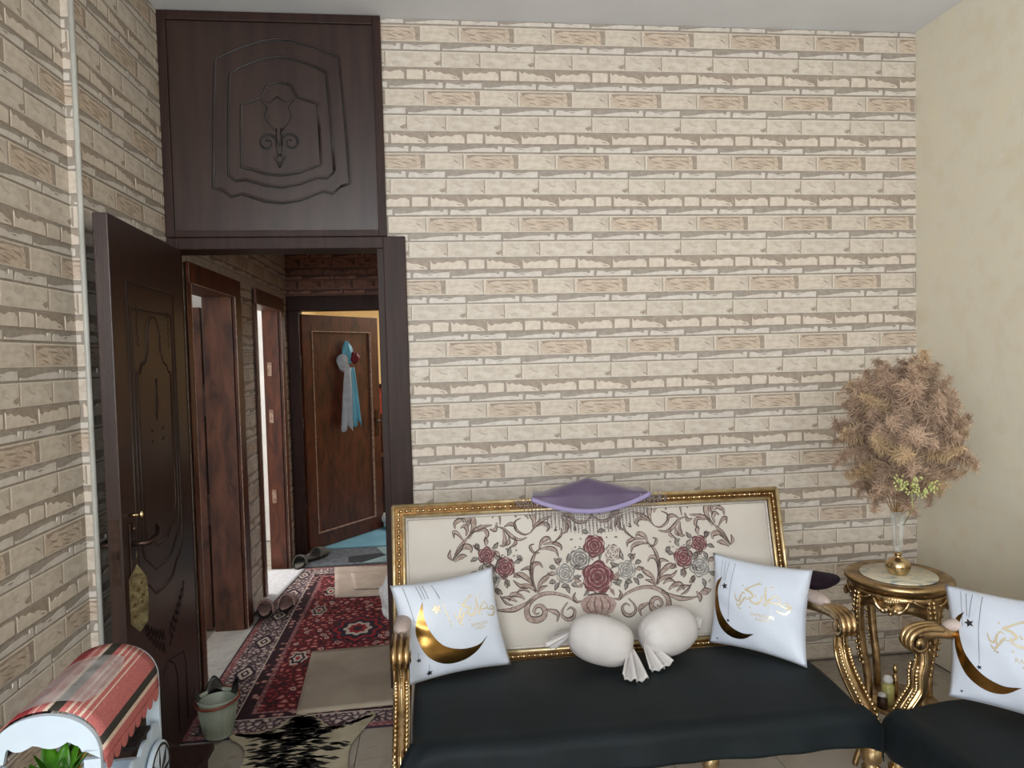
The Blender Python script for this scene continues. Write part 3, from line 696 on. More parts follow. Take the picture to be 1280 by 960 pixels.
        for k in range(26):
            a,b=rd.uniform(560,740),rd.uniform(345,440) 
            if k>15: a,b=rd.uniform(60,200),rd.uniform(250,400)
            px_,py_=X(a,b); blob(mb,[(px_+8/S*math.cos(t),py_+8/S*math.sin(t)) for t in [2*PI*j/6 for j in range(6)]],.001,4 if k%3 else 7,place)
            ribbon(mb,[X(a-9,b-4),X(a+9,b+4)],(.001,.002,.001),.0013,1,place,2)
    def X(a,b): return c((a,b),1)
    for k in range(14):
        g=2*PI*k/14; a=18+155*math.cos(g); b=590+135*math.sin(g)
        q=[X(a-34*math.cos(g),b-34*math.sin(g)),X(a+8*math.sin(g),b-8*math.cos(g)),X(a+36*math.cos(g),b+36*math.sin(g))]
        ribbon(mb,q,(.003,.019,.002),.0007,6 if k%2 else 2,place,5); ribbon(mb,q,(.001,.002,.001),.0012,1,place,5)
    for (a,b,r,base,hi,sd) in ((18,600,118,3,5,1),(8,395,82,3,5,4),(-110,480,78,4,7,2),(150,440,62,7,2,3)):
        x,y=X(a,b); rose(mb,x,y,r/S,base,1,hi,place,sd)
    # ribbed vase under the centre rose
    blob(mb,[X(a,b) for a,b in ((-130,770),(-105,735),(-40,715),(60,715),(125,735),(150,775),(120,825),(60,850),(-50,850),(-110,820))],.0015,2,place)
    for k in range(-4,5):
        ribbon(mb,[X(8+k*14,722),(X(8+k*30,780)),X(8+k*16,846)],(.001,.005,.001),.002,3 if k%2 else 5,place,4)
    ribbon(mb,[X(-70,852),X(8,860),X(90,852)],(.003,.005,.003),.002,1,place,4); ribbon(mb,[X(-70,718),X(8,708),X(90,718)],(.004,.008,.004),.002,1,place,4)

def seat_unit(name, label, cat, w, loc, rotz, decorated=True, fd=.552):
    t=thing(name,label,cat,loc,rotz)
    def B(mb,n,m): return mb.build(n,m,t,world=False)
    W=w+.09; zt=.99; zb=.405; tl=.14/(zt-zb)
    def bp(x,v,h=0):   # point on the tilted back plane: v from the bottom, h in front
        ln=math.hypot(.14,zt-zb); ty=.14/ln; tz_=(zt-zb)/ln
        return Vector((x, v*ty - h*tz_, zb+v*tz_ + h*ty))
    H=math.hypot(.14,zt-zb); fw=.048
    # frame rails
    def rail(mb,x0,x1,v0,v1,h0,h1,mi=0):
        vs=[bp(x,v,h) for h in (h0,h1) for v in (v0,v1) for x in (x0,x1)]
        mb.add(vs,[(0,2,3,1),(4,5,7,6),(0,1,5,4),(2,6,7,3),(0,4,6,2),(1,3,7,5)],mi)
    fr=MB(); a=W/2
    for (x0,x1,v0,v1) in ((-a,a,H-fw,H),(-a,a,0,fw),(-a,-a+fw,fw,H-fw),(a-fw,a,fw,H-fw)): rail(fr,x0,x1,v0,v1,-.03,.012)
    bf=B(fr,'back_frame',m_goldd)
    ed=MB()
    for off,r in ((.005,.0075),(fw-.006,.0065)):
        P=[bp(-a+off,off,.016),bp(-a+off,H-off,.016),bp(a-off,H-off,.016),bp(a-off,off,.016)]
        for i in range(4): ed.tube([P[i],P[(i+1)%4]],r,8)
    ed.build('gilt_edge',m_goldc,bf,world=False)
    bd=MB(); cen=fw/2
    def beads(p,q):
        L=(q-p).length; n=max(2,int(L/.021)); d=(q-p)/n
        for i in range(n):
            bd.tube([p+d*(i+.12),p+d*(i+.3),p+d*(i+.7),p+d*(i+.88)],[.002,.006,.006,.002],6)
            bd.ell(tuple(p+d*(i+1)),(.0035,.0035,.0035),6,4)
    P=[bp(-a+cen,cen,.014),bp(-a+cen,H-cen,.014),bp(a-cen,H-cen,.014),bp(a-cen,cen,.014)]
    for i in range(4): beads(P[i],P[(i+1)%4])
    o=bd.build('beading',m_goldb,bf,world=False)
    # upholstered panel, gently domed
    up=MB(); x0=a-fw+.001; v0=fw-.001; v1=H-fw+.001
    def dome(x,v):
        s_=min(1,(x0-abs(x))/.05,); q=min(1,(min(v-v0,v1-v))/.05); s_=max(0,s_);q=max(0,q)
        return .004+.014*math.sin(s_*PI/2)*math.sin(q*PI/2)
    up.grid(lambda u,v:bp(-x0+2*x0*u, v0+(v1-v0)*v, dome(-x0+2*x0*u, v0+(v1-v0)*v)),60,24)
    pn=up.build('back_panel',m_fab,t,world=False)
    gp=MB(); q=.008
    P=[bp(-x0+q,v0+q,.012),bp(-x0+q,v1-q,.012),bp(x0-q,v1-q,.012),bp(x0-q,v0+q,.012)]
    for i in range(4): gp.tube([P[i],P[(i+1)%4]],.005,6)
    gp.build('gimp_braid',m_prc,pn,world=False)
    if decorated:
        pr=MB(); place=lambda x,y,h: bp(x, .088+y, dome(x,.088+y)+h)
        pattern(pr,place)
        pr.build('floral_print',[m_pr1,m_pr1,m_pr2,m_pr3,m_pr4,m_pr5,m_pr6,m_prc],pn,world=False)
    # rear face cloth
    # seat rail and cushion
    sr=MB(); sr.box((-w/2-.01,-fd+.02,.325),(w/2+.01,-fd+.05,.375),ch=.006); sr.box((-w/2-.02,-fd+.05,.325),(-w/2+.015,.0,.375),ch=.006); sr.box((w/2-.015,-fd+.05,.325),(w/2+.02,.0,.375),ch=.006); sr.box((-w/2,-.03,.325),(w/2,.0,.39),ch=.006)
    B(sr,'seat_rail',m_gold)
    sc=MB(); sc.box((-w/2+.02,-fd+.052,.34),(w/2-.02,-.035,.415),ch=.03); B(sc,'seat_cushion',m_fab)
    # arms, posts, pads, legs
    for s in (-1,1):
        x=s*w/2
        ar=MB()
        ar.tube(spl([(x+s*.0,.045,.600),(x,-.06,.605),(x,-.16,.622),(x,-.28,.645),(x,-.37,.655),(x,-.415,.648)],5),[.021]*20+[.024]*5+[.02],10)
        # scrolled end: volutes on both sides and grooves over the top
        for k,o_ in ((0,-.019),(1,0),(2,.019)):
            ar.tube(spl([(x+o_,-.33,.668),(x+o_,-.38,.672),(x+o_,-.425,.660),(x+o_,-.440,.630),(x+o_,-.420,.606),(x+o_,-.395,.612),(x+o_,-.392,.632),(x+o_,-.412,.640)],4),.0105,7)
        for o_ in (-.031,.031): ar.lathe([(0,-.003),(.010,-.002),(.018,0),(.020,.002),(0,.003)],(0,0,0),12,T=Matrix.Translation((x+o_,-.413,.632))@Matrix.Rotation(PI/2,4,'Y'))
        arm=B(ar,'arm',m_gold)
        pd=MB(); pd.tube(spl([(x,.01,.628),(x,-.06,.640),(x,-.16,.655),(x,-.26,.668),(x,-.315,.668)],4),[.012]+[.028]*13+[.024,.02,.010],10,flat=.75,up=(0,0,1)); pd.build('arm_pad',m_pink,arm,world=False)
        po=MB(); path=spl([(x,-.395,.625),(x,-.385,.575),(x,-.395,.525),(x,-.430+(.552-fd)*.4,.475),(x,-.485+(.552-fd)*.7,.43),(x,-.535+(.552-fd),.39),(x,-fd,.34)],5); n=len(path)
        po.tube(path,[.019+.006*math.sin(PI*i/(n-1)) for i in range(n)],8,flat=.9,up=(0,1,0))
        post=B(po,'arm_post',m_gold)
        cv=MB()
        for o_ in (-.017,.017):
            for i in range(n-1):
                p=path[i]; nx=path[i+1]; d=(nx-p).normalized(); nrm=Vector((0,-d.z,d.y)); 
                if nrm.y>0: nrm=-nrm
                c_=p+nrm*.021+Vector((o_,0,0))
                if i>7:
                    cv.tube([c_-d*.008,c_+nrm*.004,c_+d*.008],[.002,.0075,.002],6)
        cv.tube([path[i]+Vector((0,-.022 if i<n-6 else -.018,.004)) for i in range(2,n)],.004,6)
        for i in (3,6,9): cv.ell(tuple(path[i]+Vector((0,-.026,.004))),(.004,.004,.004),6,4)
        cv.tube([path[i]+Vector((-.022,-.006,0)) for i in range(1,n)],.004,6); cv.tube([path[i]+Vector((.022,-.006,0)) for i in range(1,n)],.004,6)
        cv.build('carving',m_goldb,post,world=False)
        for yy in (-fd,-.012):
            lg=MB()
            if yy<-.1: lg.lathe([(.010,0),(.013,.01),(.020,.03),(.014,.05),(.016,.06),(.026,.20),(.029,.235),(.018,.245),(.030,.26),(.032,.28),(.030,.345)],(x,yy,0),14)
            else: lg.box((x-.018,yy-.018,0),(x+.018,yy+.018,.42),ch=.004)
            B(lg,'leg',m_goldb if yy<-.1 else m_gold)
    for xx in ((-.22,.22) if w>1 else ()):
        lg=MB(); lg.lathe([(.010,0),(.013,.01),(.020,.03),(.014,.05),(.016,.06),(.026,.20),(.029,.235),(.018,.245),(.028,.27),(.026,.335)],(xx,-fd+.04,0),14); B(lg,'leg',m_goldb)
    return t,bp,H,W
SX,SY=.603,2.58
sofa,bp,BH,BW=seat_unit('sofa','gilded carved two seat sofa with cream floral brocade back against the brick papered wall','sofa',1.455,(SX,SY,0),0)
AX,AY=1.885,1.70
chair,_,_,_=seat_unit('armchair','gilded armchair at the right edge, seen by its scrolled arm beside the round table','armchair',.64,(AX,AY,0),-PI/2,False,.470)

def seat_cloth(name,label,w,loc,rotz,low=.375,seed=1,hemL=.10,ky=1.0):
    rd=random.Random(seed)
    def fn(u,v):
        # u across, v from back (0) to the front hem (1)
        if v<.72:
            t=v/.72; y=-.045-.50*t; z=.432+.018*math.sin(PI*min(1,t*1.02))+.006*t
            hw=w/2-.033
        elif v<.86:
            t=(v-.72)/.14; a=t*PI/2; y=-.545-.055*math.sin(a); z=.438-.045*(1-math.cos(a)); hw=w/2-.033+.055*t
        else:
            t=(v-.86)/.14; y=-.600-.012*t; z=.393-(.393-low)*t; hw=w/2+.022
        s=2*u-1; x=s*hw
        if v>=.72:
            k=min(1,(v-.72)/.28)
            c_=max(0,(abs(s)-.90)/.10)
            z-=k*c_*(hemL if s<0 else hemL*.4); y+=.03*c_*k
            y+=-.008*k*(math.sin(s*13+seed)*.6+math.sin(s*29+2*seed)*.3)
        z+=.004*noise.noise(Vector((x*4,y*5,seed)))+.002*noise.noise(Vector((x*11,y*9,seed+3)))
        if abs(s)>.97 and v<.72: z-=.012*(abs(s)-.97)/.03
        return (x,y*ky,z)
    mb=MB(); mb.grid(fn,70,48)
    o=mb.build(name,m_black); o.location=loc; o.rotation_euler=(0,0,rotz); tag(o,label,'seat cover'); thick(o,.004,1); return o
seat_cloth('seat_cover','black cotton cloth spread over the seat of the floral sofa',1.455,(SX,SY,0),0,low=.335)
seat_cloth('seat_cover','black cotton cloth bunched over the armchair seat at the right edge',.64,(AX,AY,0),-PI/2,low=.30,seed=5,hemL=.06,ky=.875)

# ================= cushions =================
def cushion(name,label,BL,BR,TL,TR,art,thk=.062,lean=None):
    BL,BR,TL,TR=map(Vector,(BL,BR,TL,TR))
    nrm=(BR-BL).cross(TL-BL).normalized()
    if nrm.dot(CAMO-BL)<0: nrm=-nrm
    C=(BL+BR+TL+TR)/4
    def base(u,v):
        a=(u+1)/2; b=(v+1)/2
        # pinch the sides between the corners
        uu=u*(1-.075*(1-v*v)*abs(u)**.5); vv=v*(1-.075*(1-u*u)*abs(v)**.5)
        a=(uu+1)/2; b=(vv+1)/2
        return BL*(1-a)*(1-b)+BR*a*(1-b)+TL*(1-a)*b+TR*a*b
    def hh(u,v):
        e=max(0,(1-u*u))*max(0,(1-v*v)); h=thk*e**.55
        w_=math.exp(-((1-abs(u))/.25))+math.exp(-((1-abs(v))/.25))
        return h*(1+.10*w_*math.sin(9*(u+v)+2*math.sin(5*v)))+.0025*noise.noise(Vector((u*3,v*3,BL.x)))*min(1,e*4)
    mb=MB(); n=30
    mb.grid(lambda a,b: base(2*a-1,2*b-1)+nrm*hh(2*a-1,2*b-1)-C,n,n)
    mb.grid(lambda a,b: base(2*a-1,2*b-1)-nrm*hh(2*a-1,2*b-1)-C,n,n,flip=True)
    o=mb.build(name,m_pill,weld=True); o.location=C; tag(o,label,'cushion')
    def place(x,y,h):   # x,y in 0..1 of the cushion face
        u,v=2*x-1,2*y-1; u=max(-.995,min(.995,u)); v=max(-.995,min(.995,v))
        return base(u,v)+nrm*(hh(u,v)+h*.8)-C
    am={}
    art(am,place)
    for nm,(mb2,mt) in am.items():
        if mb2.f: mb2.build(nm.strip(),mt,o,world=False)
    return o
def star(mb,cx,cy,r,place,rot=.3):
    pts=[]
    for k in range(10):
        a=PI/2+rot+PI*k/5; q=r if k%2==0 else r*.45; pts.append((cx+q*math.cos(a),cy+q*math.sin(a)))
    c_=place(cx,cy,.0016)
    mb.add([c_]+[place(a,b,.0016) for a,b in pts],[(0,i+1,(i+1)%10+1) for i in range(10)],0)
def crescent(mb,outer,inner,place):
    A=spl([(a,b,0) for a,b in outer],8); Bq=spl([(a,b,0) for a,b in inner],8); n=min(len(A),len(Bq))
    rows=6; vs=[]
    for i in range(n):
        for k in range(rows+1):
            t=k/rows; p=A[i]*(1-t)+Bq[i]*t; vs.append(place(p.x,p.y,.0016))
    mb.add(vs,[(i*(rows+1)+k,i*(rows+1)+k+1,(i+1)*(rows+1)+k+1,(i+1)*(rows+1)+k) for i in range(n-1) for k in range(rows)],0,True)
def text_mesh(s):
    cu=bpy.data.curves.new('txt','FONT'); cu.body=s; cu.align_x='CENTER'; ob=bpy.data.objects.new('txt',cu); COL.objects.link(ob)
    dg=bpy.context.evaluated_depsgraph_get(); me=bpy.data.meshes.new_from_object(ob.evaluated_get(dg))
    vs=[v.co[:] for v in me.vertices]; fs=[tuple(p.vertices) for p in me.polygons]; bpy.data.objects.remove(ob); return vs,fs
TXT=text_mesh('RAMADAN'); TXT2=text_mesh('KAREEM')
# calligraphy strokes on a unit box (x right, y up), traced as written: ramadan kareem
CAL=[ # ra, mim
 ([(.99,.52),(.97,.40),(.90,.30),(.80,.32),(.75,.36)],.035),([(.86,.50),(.90,.56),(.95,.54),(.94,.46),(.88,.46),(.78,.52),(.70,.54)],.026),
 # dad with dot
 ([(.80,.62),(.74,.72),(.66,.64),(.60,.54),(.70,.52),(.80,.56),(.80,.62)],.030),([(.60,.54),(.56,.42),(.52,.48)],.030),
 # alif
 ([(.545,.92),(.55,.70),(.555,.50)],.030),
 # nun
 ([(.50,.66),(.47,.50),(.40,.42),(.31,.46),(.27,.58)],.042),
 # kaf with its long stroke
 ([(.44,1.0),(.36,.92),(.25,.80),(.20,.74),(.28,.70),(.34,.60),(.26,.50),(.17,.52)],.040),([(.36,.92),(.42,.95),(.47,.97)],.030),
 # ra, ya, mim
 ([(.22,.56),(.17,.46),(.13,.34)],.030),([(.17,.66),(.12,.58),(.10,.46),(.06,.40),(.02,.46),(.0,.58)],.030),([(.10,.46),(.12,.34),(.07,.28),(.04,.36)],.024),([(.13,.60),(.16,.66),(.20,.62)],.024)]
DOTS=[(.64,.86),(.40,.60),(.38,.64),(.09,.24),(.12,.22),(.62,.38),(.14,.84),(.30,.30)]
def calligraphy(am,place,x0,y0,sx,sy,flip=False,mt=None):
    mb=MB()
    pl=(lambda x,y,h: place(x0+sx*x,y0+sy*y,h))
    for pts,wd in CAL: ribbon(mb,pts,(.018,wd*1.35,.012),.0018,0,pl,7)
    for a,b in DOTS: blob(mb,[pl(a+.014,b,0) and (a+.016*math.cos(t),b+.030*math.sin(t)) for t in (0,PI/2,PI,-PI/2)],.0018,0,pl)
    ribbon(mb,[(.60,.92),(.66,.93),(.70,.92)],(.01,.02,.01),.0018,0,pl,3)
    am['calligraphy']=(mb,mt or m_foilb)
    tb=MB()
    for T_,yy,sc in ((TXT,.10,.075),(TXT2,.00,.06)):
        vs,fs=T_; tb.add([pl(.52+v[0]*sc*1.1,yy+v[1]*sc*1.8,.0018) for v in vs],fs,0)
    am['lettering']=(tb,mt or m_foilb)
def lines(am,place,L,mt):
    for k,(xa,ya,xb,yb,wd) in enumerate(L):
        mb=MB(); ribbon(mb,[(xa,ya),((xa+xb)/2,(ya+yb)/2),(xb,yb)],(wd,wd,wd),.0016,0,place,4)
        am['hanging_thread'+' '*k]=(mb,mt)
def artL(am,place):
    m=MB(); crescent(m,[(.235,.80),(.16,.66),(.115,.52),(.14,.36),(.22,.22),(.36,.13),(.52,.13),(.66,.20),(.80,.34)],[(.235,.80),(.215,.68),(.225,.56),(.27,.44),(.35,.33),(.46,.27),(.58,.25),(.70,.27),(.80,.34)],place); am['crescent_moon']=(m,m_goldfoil)
    s=MB(); star(s,.345,.70,.060,place); am['star']=(s,m_foilb)
    s=MB(); star(s,.115,.225,.026,place); am['small_star']=(s,m_foild)
    s=MB(); star(s,.205,.075,.034,place); am['small_star ']=(s,m_foild)
    calligraphy(am,place,.50,.42,.45,.36)
    lines(am,place,[(.10,.97,.12,.60,.004),(.215,.97,.235,.82,.004),(.245,.97,.265,.82,.004),(.275,.97,.295,.82,.004),(.36,.96,.40,.80,.004),(.115,.30,.115,.25,.003),(.205,.16,.205,.105,.003)],m_foild)
    m=MB(); ribbon(m,[(.415,.76),(.43,.64),(.455,.50)],(.006,.010,.006),.0018,0,place,5); am['bright_thread']=(m,m_foilb)
cushion('throw_cushion','white satin cushion with gold crescent leaning on the left arm of the sofa',(-.120,2.352,.452),(.249,2.462,.452),(-.168,2.440,.770),(.197,2.545,.785),artL)
def artR(am,place):
    m=MB(); crescent(m,[(.13,.76),(.055,.68),(.035,.52),(.06,.36),(.14,.20),(.27,.11),(.40,.115),(.52,.20)],[(.13,.76),(.085,.64),(.085,.52),(.12,.40),(.19,.30),(.28,.22),(.40,.18),(.52,.20)],place); am['crescent_moon']=(m,m_goldfoil)
    s=MB(); star(s,.165,.66,.042,place); am['star']=(s,m_foild)
    s=MB(); star(s,.235,.29,.022,place); am['small_star']=(s,m_foild)
    s=MB(); star(s,.10,.06,.014,place); am['small_star ']=(s,m_foild)
    calligraphy(am,place,.30,.36,.58,.42)
    lines(am,place,[(.155,.95,.150,.72,.003),(.20,.95,.165,.71,.003),(.27,.95,.235,.62,.003),(.235,.62,.235,.32,.003),(.115,.96,.11,.62,.0025)],m_foild)
cushion('throw_cushion','white satin cushion with gold crescent leaning on the right end of the sofa',(1.005,2.520,.455),(1.245,2.250,.458),(1.058,2.600,.772),(1.345,2.385,.752),artR,.055)
cushion('throw_cushion','white satin cushion with gold crescent on the armchair, cut by the right edge',(1.535,1.955,.480),(1.755,1.650,.477),(1.640,2.105,.772),(1.880,1.775,.790),
  lambda am,place:(artR(am,place)),.05)

# candy shaped bolsters
def candy(label,c,ang,rad,ln,tails,tilt=0):
    t=thing('candy_bolster',label,'cushion',c,ang); t.rotation_euler=(0,tilt,ang)
    mb=MB(); prof=[]
    n=26
    for i in range(n+1):
        a=-PI/2+PI*i/n; prof.append((max(.012,rad*math.cos(a)**.62 if math.cos(a)>0 else 0),ln/2*math.sin(a)))
    T=Matrix.Rotation(PI/2,4,'Y'); k=len(mb.v)
    mb.lathe(prof,(0,0,0),40,T=T)
    def wr(p):
        x,y,z=p; e=min(1,abs(x)/(ln/2)); q=math.atan2(z,y); f=1+.05*e**4*math.sin(11*q)+.02*noise.noise(Vector((x*9,y*9,z*9)))
        zz=z*f
        if zz<-rad*.86: zz=-rad*.86-(zz+rad*.86)*-.2
        return (x,y*f,zz)
    mb.v=[wr(p) for p in mb.v]
    b=mb.build('bolster_body',m_candy,t,world=False)
    for (side,dirx,diry,dirz,L,wd) in tails:
        tm=MB(); st=Vector((side*ln*.47,0,-.01)); d=Vector((dirx,diry,dirz)).normalized()
        sx_=d.cross(Vector((0,0,1))).normalized(); up=sx_.cross(d)
        def fn(u,v):
            q=(u-.5)*2; wv=.16+.84*v**.8
            p=st+d*(L*v*(1-.10*q*q))+sx_*(q*wd*wv)+up*(.016*math.sin(q*7+1)*(.3+v)+.006)
            if p.z<-rad*.86+.004: p.z=-rad*.86+.004+.006*abs(math.sin(q*7+1))
            return p
        tm.grid(fn,26,12); o=tm.build('gathered_tail',m_candy,t,world=False); thick(o,.005)
    return t
candy('white candy shaped bolster with two tied ends, left of the pair on the black cloth',(.560,2.395,.546),-.42,.084,.225,[(-1,-.8,.1,-.75,.085,.060),(1,.35,-.95,-.55,.125,.045)],.16)
candy('white candy shaped bolster, right of the pair on the black cloth, fuller and tilted up',(.815,2.430,.546),.30,.084,.215,[(-1,-.05,-1,-.65,.115,.05),(1,.9,.1,-.3,.035,.025)],-.16)

# mauve cloth with beaded fringe over the sofa top
zc=BH
mc=thing('beaded_runner','mauve satin runner with lilac border and beaded fringe hung over the sofa back','runner',(SX-.005,SY+.14,.995))
def bpw(x,v,h): p=bp(x-SX+SX-0,v,h); return p
def fcur(s): return .058*(1-abs(s)**1.9)      # drop of the front hem
mb=MB()
def drape(u,v):
    s=2*u-1; x=s*.232
    dr=fcur(s); pk=max(0,1-abs(s)/.8)**1.0*.048+.006
    if v<.6:
        t=v/.6; q=bp(x+.0,BH-dr*(1-t),.026+.002*math.sin(8*s)); return Vector((q.x,q.y,q.z+.004))
    t=(v-.6)/.4
    q=bp(x,BH,.026); return Vector((q.x*(1-.05*t), q.y+.075*t, q.z+.004+pk*math.sin(min(1,t*1.3)*PI/2)))
O=Vector((-.005,.14,.995))
mb.grid(lambda u,v: drape(u,v)-O,40,16); o=mb.build('cloth',m_purp,mc,world=False); thick(o,.002,1)
mb=MB(); mb.grid(lambda u,v: (lambda s:(lambda q:Vector((q.x,q.y,q.z+.004))-O)(bp(s*.238,BH-fcur(s)*1.0+.004-.019*(1-v),.034)))(2*u-1),40,2); o=mb.build('ribbon_border',m_lil,mc,world=False); thick(o,.002)
mb=MB(); rd=random.Random(2)
for i in range(80):
    s=-1.22+2.44*i/79; x=s*.24; dr=fcur(s) if abs(s)<1 else 0
    L=(.078 if abs(s)<.8 else .078*max(.30,(1.35-abs(s))/.55))*rd.uniform(.88,1.05)
    top=BH-dr-.012; q0=bp(x,top,.027); n=max(3,int(L/.0095))
    pts=[]; rs=[]
    for k in range(n):
        q=bp(x+.004*(k/n)*(1 if i%2 else -1),top-L*k/n,.027)
        for dz,r in ((0,.0005),(.3,.0018),(.6,.0018),(.9,.0005)): 
            z=Vector((0,0,0)); qq=bp(x+.004*((k+dz)/n)*(1 if i%2 else -1),top-L*(k+dz)/n,.027); pts.append(qq-O); rs.append(r)
    mb.tube(pts,rs,5,0)
for s in (-1.0,1.0):
    for k in range(70):
        x=s*(.19+.115*rd.random()); v=BH-.002-.03*rd.random(); q=bp(x,v,.030); mb.ell(tuple(q-O),(.0028,.0028,.0028),5,4)
o=mb.build('beaded_fringe',m_bead,mc,world=False); o['kind']='stuff'

# dark plum cloth behind the right arm
mb=MB()
def pl_(p):
    f=1+.10*noise.noise(Vector(p)*18); return (p[0]*f,p[1]*f,p[2]*f)
mb.ell((0,0,0),(.115,.06,.032),28,14); mb.v=[pl_(p) for p in mb.v]
o=mb.build('folded_cloth',m_dpurp); o.location=(1.405,2.505,.672); tag(o,'dark plum velvet cloth folded over the sofa right arm beside the round table','cloth')

# ================= round table =================
TC=Vector((1.70,2.42,0)); TZ=.70
tb=thing('round_side_table','round gilded side table with carved apron and onyx top in the corner','table',TC)
mb=MB(); mb.lathe([(.128,.0),(.150,.004),(.172,.006),(.182,.0),(.184,-.010),(.178,-.020),(.170,-.026),(.168,-.032),(0,-.032)][::-1],(0,0,TZ),48); mb.build('table_rim',m_gold,tb,world=False)
mb=MB(); mb.lathe([(0,.001),(.128,.001),(.132,.004),(.128,.008),(0,.009)],(0,0,TZ),48); mb.build('table_top',m_tmarb,tb,world=False)
mb=MB()
def apr(u,v):
    a=2*PI*u; sc=.055+.016*abs(math.cos(2*a+.4))+.008*math.cos(8*a); z=TZ-.030-sc*v; r=.158+.010*math.sin(v*PI)+.004*math.sin(v*9)
    return (r*math.cos(a),r*math.sin(a),z)
mb.grid(apr,72,8); ap=mb.build('apron',m_gold,tb,world=False); thick(ap,.012,1)
for k in range(4):
    cv=MB(); a0=PI*k/2-PI/2-.75
    def pt(da,z,r=.172): return (r*math.cos(a0+da),r*math.sin(a0+da),TZ+z)
    for s in (-1,1):
        cv.tube(spl([pt(s*.06,-.082),pt(s*.14,-.085,.176),pt(s*.25,-.070,.178),pt(s*.33,-.045,.176)],5),[.004]+[.0095]*6+[.007]*6+[.005,.004,.003],7)
        cv.ell(pt(s*.08,-.080,.178),(.010,.010,.010),8,6)
        cv.tube(spl([pt(s*.40,-.040),pt(s*.50,-.052,.176),pt(s*.62,-.060,.174)],4),.004,6)
        for j in range(4): cv.tube([pt(s*.02*j,-.072+.004*j),pt(s*.05*j+s*.01,-.040)],[.003,.002],5)
    cv.ell(pt(0,-.092,.178),(.008,.008,.008),8,6)
    cv.build('apron_carving',m_goldb,ap,world=False)
for k in range(4):
    a=PI/4+PI*k/2-.75; c_,s_=math.cos(a),math.sin(a)
    path=spl([(c_*.150,s_*.150,TZ-.035),(c_*.160,s_*.160,.58),(c_*.150,s_*.150,.46),(c_*.128,s_*.128,.34),(c_*.125,s_*.125,.22),(c_*.145,s_*.145,.10),(c_*.175,s_*.175,.02),(c_*.180,s_*.180,.0)],5); n=len(path)
    mb=MB(); mb.tube(path,[.018-.008*i/n for i in range(n)],8); lg=mb.build('leg',m_gold,tb,world=False)
    cv=MB()
    for i in range(1,14): 
        p=path[i]; cv.ell((p.x+c_*.016-s_*.009,p.y+s_*.016+c_*.009,p.z),(.006,.006,.009),6,5); cv.ell((p.x+c_*.016+s_*.009,p.y+s_*.016-c_*.009,p.z),(.006,.006,.009),6,5)
    cv.build('leaf_carving',m_goldb,lg,world=False)
mb=MB(); mb.lathe([(0,.215),(.13,.215),(.142,.222),(.135,.232),(0,.232)],(0,0,0),36); mb.build('lower_shelf',m_gold,tb,world=False)
# bottles on the lower shelf
def bottle(label,x,y,z,r,h,liq,cap):
    t=thing('perfume_bottle',label,'bottle',(x,y,z))
    MB().lathe([(0,0),(r,.0),(r,h*.6),(r*.8,h*.68),(r*.45,h*.7),(r*.45,h*.74),(0,h*.74)],(0,0,0),16).build('bottle_body',liq,t,world=False)
    MB().lathe([(0,h*.741),(r*.75,h*.745),(r*.8,h*.85),(r*.6,h*.97),(0,h)],(0,0,0),14).build('bottle_cap',cap,t,world=False)
m_liq=mat('pale_oil',(196,190,120),(180,172,100),.1,scale=6,coat=.5)
bottle('small bottle of pale yellow oil with rounded white cap on the table lower shelf',1.640,2.395,.2325,.022,.105,m_liq,m_marble)
bottle('slim gold bottle behind the white capped one on the lower shelf',1.700,2.440,.2325,.010,.12,m_goldb,m_goldb)
bottle('low dark jar with white round lid at the front of the lower shelf',1.600,2.370,.2325,.018,.055,m_iron,m_marble)

# ================= vase and pampas =================
va=thing('vase','slim clear glass vase on a polished gold ball foot on the round table','vase',(TC.x-.008,TC.y-.01,TZ+.0095))
MB().lathe([(0,0),(.030,.001),(.034,.006),(.042,.022),(.043,.036),(.034,.052),(.014,.062),(.010,.070),(.016,.076),(.012,.080),(.0,.081)],(0,0,0),28).build('gold_ball_foot',m_goldb,va,world=False)
MB().lathe([(0,.0815),(.012,.082),(.016,.10),(.021,.16),(.028,.235),(.0265,.235),(.019,.16),(.014,.104),(0,.100)],(0,0,0),28).build('glass_flute',m_glass,va,world=False)
pb=thing('pampas_bouquet','large round bouquet of beige pampas plumes standing in the glass vase','dried flowers',(TC.x-.008,TC.y-.01,TZ+.115))
PC=Vector((.022,.0,.400)); PR=Vector((.165,.165,.300))
plm=[]
for s in range(5):
    rd=random.Random(40+s); mb=MB(); L=.20
    axis=spl([(0,0,0),(0,.01,.07),(.01*s-.02,.02,.14),(.02*s-.04,.05,L)],6)
    mb.tube(axis,.0012,4)
    for k in range(430):
        t=rd.random()**.85; i=min(len(axis)-2,int(t*(len(axis)-1))); p=axis[i]; q=rd.uniform(0,2*PI)
        ln=(.030+.030*math.sin(PI*min(1,t+.12)))*rd.uniform(.6,1.25); out=Vector((math.cos(q),math.sin(q),rd.uniform(-.2,1.5))).normalized()
        sd=out.cross(Vector((rd.uniform(-1,1),rd.uniform(-1,1),rd.uniform(-1,1)))).normalized(); wd=rd.uniform(.0008,.0020)
        pts=[p+out*ln*f+Vector((0,0,-.010*f*f))+sd*(.014*math.sin(f*4+q)*f) for f in (0,.33,.66,1)]
        vs=[]
        for f,pp in zip((.6,1,.8,.1),pts): vs+=[pp-sd*wd*f,pp+sd*wd*f]
        mb.add(vs,[(0,1,3,2),(2,3,5,4),(4,5,7,6)],0)
    plm.append((mb.mesh('plume',m_pamp if s<4 else m_pampy)))
rd=random.Random(9); npl=165
